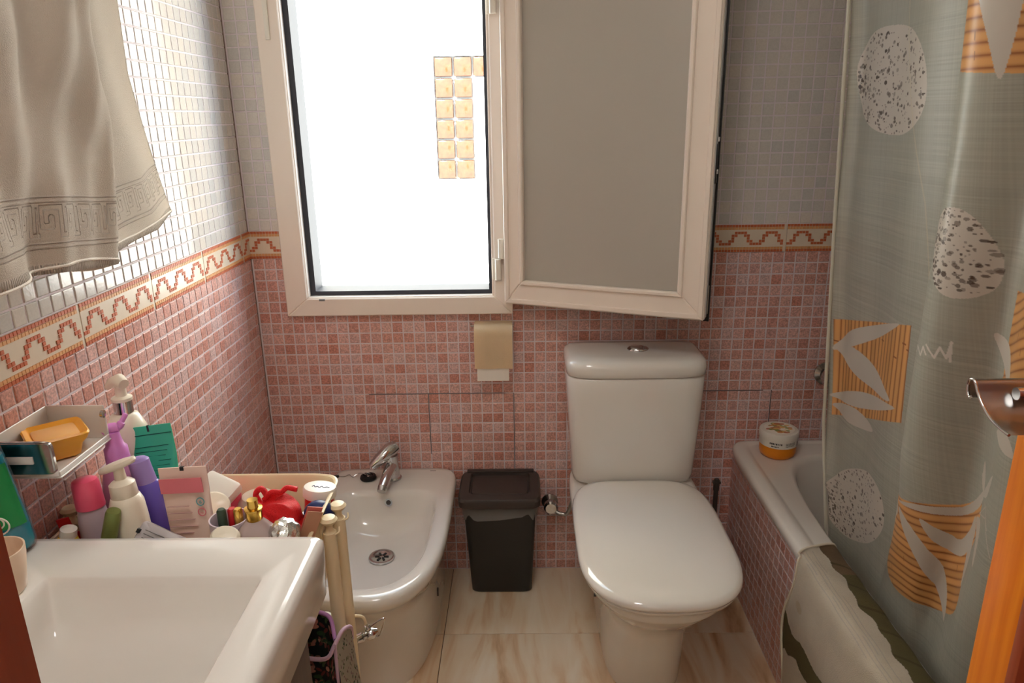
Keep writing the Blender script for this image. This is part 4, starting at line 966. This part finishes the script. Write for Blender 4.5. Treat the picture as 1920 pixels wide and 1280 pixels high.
# ------------------------------------------------------------------ shower curtain
def curtain_prints():
    cv = Canvas(-1.45, -.36, .10, 2.0, .0011, lin(176, 176, 162))
    r_ = np.random.RandomState(4)
    # woven base: fine threads
    n1 = r_.rand(cv.h, 1); n2 = r_.rand(1, cv.w)
    n1 = np.repeat((n1[:, :]+np.roll(n1, 1, 0))/2, cv.w, 1); n2 = np.repeat(n2, cv.h, 0)
    cl = r_.rand(cv.h//40+2, cv.w//60+2); cl = np.kron(cl, np.ones((40, 60)))[:cv.h, :cv.w]
    f = 1-.20*(n1-.5)*(.4+cl)-.10*(n2-.5)
    cv.a[..., :3] *= f[..., None]
    A = np.full((cv.h, cv.w), .0, np.float32)         # opacity map
    white, cane, brown = lin(204, 196, 184)[:3], lin(226, 168, 104)[:3], lin(140, 74, 34)[:3]
    def stone(cx, cy, ax, ay, bx, by, dens):
        det = ax*by-bx*ay; p = ((cv.X-cx)*by-(cv.Y-cy)*bx)/det; q = (-(cv.X-cx)*ay+(cv.Y-cy)*ax)/det
        m_ = (abs(p)**2.3+abs(q)**2.3) < 1; cv.put(m_, white); A[m_] = 1
        for k in range(dens):
            u, v = r_.rand()**1.6*2-1, r_.rand()*2-1
            if abs(u)**2.3+abs(v)**2.3 > .95: continue
            w = .0012+r_.rand()**2*.0034
            x = cx+u*ax+v*bx; y = cy+u*ay+v*by
            cv.dot(x, y, w, w*(.5+.6*r_.rand()), lin(74, 58, 46)[:3], .45+.5*r_.rand())
    def bamboo(pts, horiz, pitch, curve=None):
        m_ = cv.mask(pts); A[m_] = 1
        cc = (cv.Y+(curve(cv.X) if curve else 0)) if horiz else cv.X+.02*(cv.Y-.85)
        ph = (cc/pitch) % 1; sh = np.clip(np.abs(ph-.5)*2, 0, 1)**3.5
        idx = np.floor(cc/pitch); tone = .86+.2*np.modf(np.abs(np.sin(idx*12.9)*43.7))[0]
        colr = (np.array(cane)[None, None]*(1-sh[..., None])+np.array(brown)[None, None]*sh[..., None])*tone[..., None]
        cv.a[m_, :3] = colr[m_]
        ys_, xs_ = np.where(m_)
        for k in range(9):
            q_ = r_.randint(len(xs_)); x, y = cv.X[ys_[q_], xs_[q_]], cv.Y[ys_[q_], xs_[q_]]
            w, h = (.012, .0016) if not horiz else (.002, .006)
            cv.put((abs(cv.X-x) < w/2) & (abs(cv.Y-y) < h) & m_, brown, .8)
    def leaf(pts):
        m_ = cv.mask(smooth_pts(pts)); cv.put(m_, white); A[m_] = 1
    stone(-.567, 1.417, -.134, -.005, .013, .095, 620); stone(-.885, 1.157, -.044, .008, .011, .068, 260); stone(-.537, .525, -.124, .061, .018, .082, 560)
    stone(-1.15, .72, -.09, 0, 0, .07, 300); stone(-1.2, 1.62, -.09, 0, 0, .09, 300)
    bamboo([(-.404, .92), (-.701, .99), (-.699, .796), (-.404, .688)], False, .0155)
    for l_ in ([(-.405, .848), (-.472, .915), (-.660, .982), (-.567, .925)], [(-.404, .858), (-.504, .875), (-.655, .824), (-.509, .815)], [(-.396, .735), (-.514, .788), (-.675, .816), (-.517, .751)], [(-.404, .715), (-.494, .742), (-.585, .727), (-.483, .700)]): leaf(l_)
    bB = [(-.723, .699), (-.755, .684), (-.814, .695), (-.884, .727), (-.934, .767), (-.936, .704), (-.916, .63), (-.925, .549), (-.866, .497), (-.787, .47), (-.72, .473), (-.688, .511), (-.711, .611)]
    bamboo(smooth_pts(bB, 4), True, .0155, lambda X: -.0+1.1*(X+.80)*np.abs(X+.80)*3+.35*(X+.8)*-1*0)
    for l_ in ([(-.780, .662), (-.812, .648), (-.848, .598), (-.866, .540), (-.872, .482), (-.845, .524), (-.812, .590)], [(-.766, .650), (-.740, .601), (-.703, .530), (-.737, .611)], [(-.73, .700), (-.775, .655), (-.739, .622), (-.714, .638)],
               [(-.935, .781), (-.885, .723), (-.815, .692), (-.778, .676), (-.872, .699), (-.932, .753)], [(-.835, .672), (-.880, .658), (-.905, .690), (-.918, .725), (-.926, .690), (-.895, .634), (-.855, .628)],
               [(-.927, .830), (-.938, .79), (-.935, .777), (-.924, .796)], [(-.935, .777), (-.975, .83), (-.961, .785)], [(-.922, .726), (-.953, .728), (-.958, .655), (-.938, .695)], [(-.917, .725), (-.909, .648), (-.918, .590), (-.926, .656)],
               [(-.751, .872), (-.776, .821), (-.760, .773), (-.752, .735), (-.739, .774)], [(-.764, 1.124), (-.784, 1.079), (-.753, 1.050), (-.737, 1.097)], [(-.956, .894), (-1.0, .915), (-1.02, .88)]): leaf(l_)
    bamboo([(-.852, 1.60), (-.846, 1.418), (-.958, 1.409), (-.975, 1.60)], True, .0165)
    leaf([(-.880, 1.60), (-.950, 1.60), (-.932, 1.410), (-.913, 1.46)])
    bamboo([(-.961, 1.116), (-1.10, 1.13), (-1.10, .987), (-.950, .965), (-.955, 1.039)], True, .0155, lambda X: .5*(X+1))
    leaf([(-.924, 1.038), (-.955, 1.035), (-.982, .997), (-.975, .970)])
    bamboo([(-1.12, 1.5), (-1.36, 1.5), (-1.36, 1.3), (-1.12, 1.3)], False, .0155)
    me = [[(-.773, .991), (-.770, .983), (-.771, .976)], [(-.786, .982), (-.8, .983), (-.802, .988), (-.791, .990), (-.785, .983), (-.787, .976), (-.797, .972), (-.815, .979), (-.82, .991), (-.829, .988), (-.838, .979), (-.844, .996), (-.851, .985)], [(-.851, 1.001), (-.866, .984), (-.874, 1.004), (-.882, .988), (-.888, 1.015)], [(-.888, 1.017), (-.886, .984)]]
    for l_ in me: cv.line(l_, .0034, lin(226, 220, 210)[:3])
    cv.line([(-.598, 1.60), (-.612, 1.50), (-.657, 1.371), (-.712, 1.213), (-.742, 1.06)], .0035, lin(206, 196, 168)[:3], .5)  # crease highlight painted into the cloth colour as a pale line
    cv.line([(-.934, .74), (-.965, .77), (-.985, .74)], .002, white); cv.line([(-.934, .74), (-.975, .755), (-1.0, .70)], .002, white)
    hem = cv.X > -.375-.0; A[hem] = .6
    cv.put(cv.X > -.385, lin(206, 200, 184)[:3], .55)
    cv.a[..., 3] = A*.5+.5
    return raw(cv.image('curtain print'))
cim = curtain_prints()
m, nt, b, tx = img_mat('printed curtain fabric', cim, .36)
bs = nt.nodes['Principled BSDF']; out = nt.nodes['Material Output']
tl = nt.nodes.new('ShaderNodeBsdfTranslucent'); nt.links.new(tx.outputs['Color'], tl.inputs['Color'])
mx1 = nt.nodes.new('ShaderNodeMixShader'); mx1.inputs[0].default_value = .22
nt.links.new(bs.outputs[0], mx1.inputs[1]); nt.links.new(tl.outputs[0], mx1.inputs[2])
tp_ = nt.nodes.new('ShaderNodeBsdfTransparent'); mx2 = nt.nodes.new('ShaderNodeMixShader')
mr = nt.nodes.new('ShaderNodeMapRange'); mr.inputs['From Min'].default_value = .5; mr.inputs['From Max'].default_value = 1; mr.inputs['To Min'].default_value = .86; mr.inputs['To Max'].default_value = .97
nt.links.new(tx.outputs['Alpha'], mr.inputs['Value']); nt.links.new(mr.outputs[0], mx2.inputs[0]); nt.links.new(tp_.outputs[0], mx2.inputs[1]); nt.links.new(mx1.outputs[0], mx2.inputs[2])
nt.links.new(mx2.outputs[0], out.inputs['Surface'])
ct = thing('shower_curtain', 'grey green shower curtain printed with stones, bamboo canes and white leaves', 'curtain', (0, 0, 0))
bm = bmesh.new(); uvl = bm.loops.layers.uv.new('UVMap'); NY, NZ = 150, 110; ca0, ca1, cz0, cz1 = -.385, -1.42, .14, 1.98
def fold_y(z): return np.interp(z, [.1, .44, .69, 1.02, 1.37, 1.52, 2], [-.62, -.67, -.73, -.771, -.809, -.821, -.86])
grid = []
for j in range(NZ+1):
    z = cz0+(cz1-cz0)*j/NZ; row = []
    for i in range(NY+1):
        y = ca0+(ca1-ca0)*i/NY
        e0 = float(np.interp(z, [.14, .41, .65, 1.13, 1.57, 2], [-.45, -.43, -.39, -.40, -.42, -.43]))
        ya = e0+(y-ca0)/(ca1-ca0)*(ca1-e0)
        fy = float(fold_y(z)); d = fy-ya                              # >0 : past the fold edge, nearer the door
        x = 1.42+(1.573-z)*.07
        lo = min(1, max(0, (z-.44)/.5))
        if d > 0:
            x -= (.018+.032*min(1, max(0, (z-.42)/.35)))*math.sin(min(d/.145, 1)*PI)**.8
            if d > .13: x += .012*math.sin((d-.13)*38)
        x += .004*math.sin(ya*34+z*2)*(1 if d < 0 else .3)+.003*math.sin(z*9+ya*12)
        if z < .55: x += .012*math.sin(ya*40)*(.55-z)
        x -= .020*math.exp(-((ya-e0)/.02)**2)*(1 if z > .5 else .5)
        row.append((bm.verts.new((x, ya, z)), y if False else ya, z))
    grid.append(row)
for j in range(NZ):
    for i in range(NY):
        q4 = (grid[j][i], grid[j][i+1], grid[j+1][i+1], grid[j+1][i]); f = bm.faces.new([v[0] for v in q4])
        for l, v in zip(f.loops, q4): l[uvl].uv = ((v[1]+1.45)/1.09, (v[2]-.10)/1.9)
obj('curtain_cloth', bm, m, ct, smooth=True)
he = [(1.42+(1.573-z)*.07-.021, float(np.interp(z, [.14, .41, .65, 1.13, 1.57, 2], [-.45, -.43, -.39, -.40, -.42, -.43])), z) for z in np.linspace(.15, 1.98, 40)]
tub('side_hem', he, .0042, mat('curtain hem', (196, 192, 176), .5), ct, n=8)
for k in range(9): tub('curtain_ring', [(1.392, -.45-.11*k+.0, 2.0+.0)+Vector((.018*math.cos(a), 0, .018*math.sin(a)))[:] if False else (1.392+.018*math.cos(a), -.45-.11*k, 1.995+.018*math.sin(a)) for a in [i*PI/8 for i in range(16)]], .002, white_pl, ct, n=6, closed=True)
rl_ = thing('curtain_rail', 'chrome rail carrying the shower curtain', 'rail'); tub('rail_tube', [(1.392, -.005, 2.0), (1.392, -1.75, 2.0)], .011, chrome, rl_, n=14)

# ------------------------------------------------------------------ bath mat over the rim
def mat_print():
    cv = Canvas(0, .66, 0, 1.2, .0015, lin(232, 222, 204)); r_ = np.random.RandomState(8)      # u across (0 = inner edge), v along -y from the far edge
    olive = lin(118, 108, 72)[:3]; tan = lin(142, 118, 90)[:3]
    w = .070+.004*np.sin(cv.Y*40)+.003*np.sin(cv.Y*97); m_ = cv.X < w+.075; cv.put(m_, olive); m2 = m_ & (cv.Y < .10); cv.put(m2, tan)
    for k in range(16): cv.put(m_ & (abs(cv.Y-.11-k*.07+(cv.X-.05)*.5) < .004), lin(90, 82, 54)[:3], .6)
    # diagonal olive stripe on the hanging side ; hanging side starts at u ~ .205
    drop = cv.X-.148
    cen = .125+.075*np.sin((cv.Y-.03)*9-.4)*0+np.interp(cv.Y, [0, .05, .10, .15, .2, .28, .5, .8], [.14, .14, .115, .118, .118, .118, .11, .15]); wid = .026+.003*np.sin(cv.Y*60)+.012*np.clip(1-cv.Y/.1, 0, 1)
    cv.put(abs(drop-cen) < wid*.9+np.clip(.02-cv.Y, 0, .02), olive)
    for k in range(5): cv.line([(.17+k*.007, .02), (.165+k*.007, 1.2)], .0012, lin(190, 184, 180)[:3], .5)
    bl = np.kron(r_.rand(41, 23), np.ones((20, 20)))[:cv.h, :cv.w]; cv.a[..., :3] *= (.97+.05*bl+.04*r_.rand(cv.h, cv.w))[..., None]
    for x, y, w_ in ((.36, .28, .03), (.40, .5, .05), (.30, .07, .012)): cv.put(((cv.X-x)/w_)**2+((cv.Y-y)/w_*.7)**2 < 1, lin(204, 178, 120)[:3], .35)
    return raw(cv.image('mat print'))
bmt = thing('bath_mat', 'cream terry bath mat with olive stripes draped over the bathtub rim', 'mat')
cross = bez([(1.462, 0, .335), (1.456, 0, .40), (1.447, 0, .434), (1.43, 0, .4425), (1.40, 0, .4455), (1.372, 0, .4465), (1.355, 0, .440), (1.347, 0, .42), (1.345, 0, .36), (1.343, 0, .2), (1.345, 0, .03)], 8)
bm = bmesh.new(); uvl = bm.loops.layers.uv.new('UVMap'); s = [0]
for a, b_ in zip(cross[:-1], cross[1:]): s.append(s[-1]+(b_-a).length)
grid = []
for j in range(91):
    v = j/90; row = []
    for p, si in zip(cross, s):
        far = -.575+(.02*math.sin(si*20))-(.012 if si > .2 else 0)
        y = far+(-1.72-far)*v
        hang = max(0, min(1, (.42-p.z)/.2)) if p.x < 1.36 else 0
        row.append((bm.verts.new((p.x-hang*(.004*math.sin(y*25)+.003*math.sin(y*11+p.z*20))-hang*.003, y, p.z+(.0015*math.sin(y*60+p.x*90) if not hang else 0))), si, -(y+.575)))
    grid.append(row)
for j in range(90):
    for i in range(len(cross)-1):
        q4 = (grid[j][i], grid[j][i+1], grid[j+1][i+1], grid[j+1][i]); f = bm.faces.new([v[0] for v in q4])
        for l, v in zip(f.loops, q4): l[uvl].uv = (v[1]/.66, max(0, v[2])/1.2)
bmesh.ops.solidify(bm, geom=list(bm.faces), thickness=-.006)
mm_, nt, b, _ = img_mat('terry bath mat', mat_print(), .95, terry=.6, terry_scale=600); obj('mat_cloth', bm, mm_, bmt, smooth=True)
tub('mat_hem', [g[0].co[:] if False else g for g in [(cross[i].x-.001, -.577+.02*math.sin(s[i]*20)-(.012 if s[i] > .2 else 0), cross[i].z+.002) for i in range(len(cross))]], .003, mat('mat hem', (206, 196, 176), .9), bmt, n=6)

# ------------------------------------------------------------------ bathroom door, opened against the right
dr_ = thing('bathroom_door', 'orange varnished door with a steel lever handle, opened at the right edge', 'door', (1.292, -1.245, 0), (0, 0, .0))
box('door_stile', 0, .038, -.064, 0, .01, 2.04, orangewood, dr_, bev=.004)
box('door_moulding', -.004, .038, -.080, -.064, .01, 2.04, darkwood, dr_, bev=.003)
box('door_panel', .006, .034, -.50, -.080, .01, 2.04, darkwood, dr_, bev=.002)
hd = tag(empty('door_handle', (0, 0, 0), parent=dr_), 'curved brushed steel pull handle')
bm = bmesh.new()                          # local frame of the door: x -.071 .. 0 sticks out of the face
prof = bez([(0, -.090, -.004), (0, -.078, -.003), (0, -.062, .0), (0, -.046, .008), (0, -.034, .018), (0, -.028, .026), (0, -.023, .029), (0, -.018, .027), (0, -.016, .020), (0, -.018, .012), (0, -.023, .009), (0, -.027, .012)], 6)
rings = [[(x, p.y+.002, p.z+1.068) for p in prof] for x in (-.071, -.0705, -.03, 0)]
loft(bm, rings, False, False, closed=False); bmesh.ops.solidify(bm, geom=list(bm.faces), thickness=.0022)
obj('handle_blade', bm, brushed, hd, auto=.9)
tub('blade_edge', [(-.0712, p.y+.002, p.z+1.068) for p in prof], .0016, chrome, hd, n=8)
tub('handle_rod', [(-.038, -.040, 1.088), (0, -.040, 1.088)], .0065, chrome, hd, n=20)
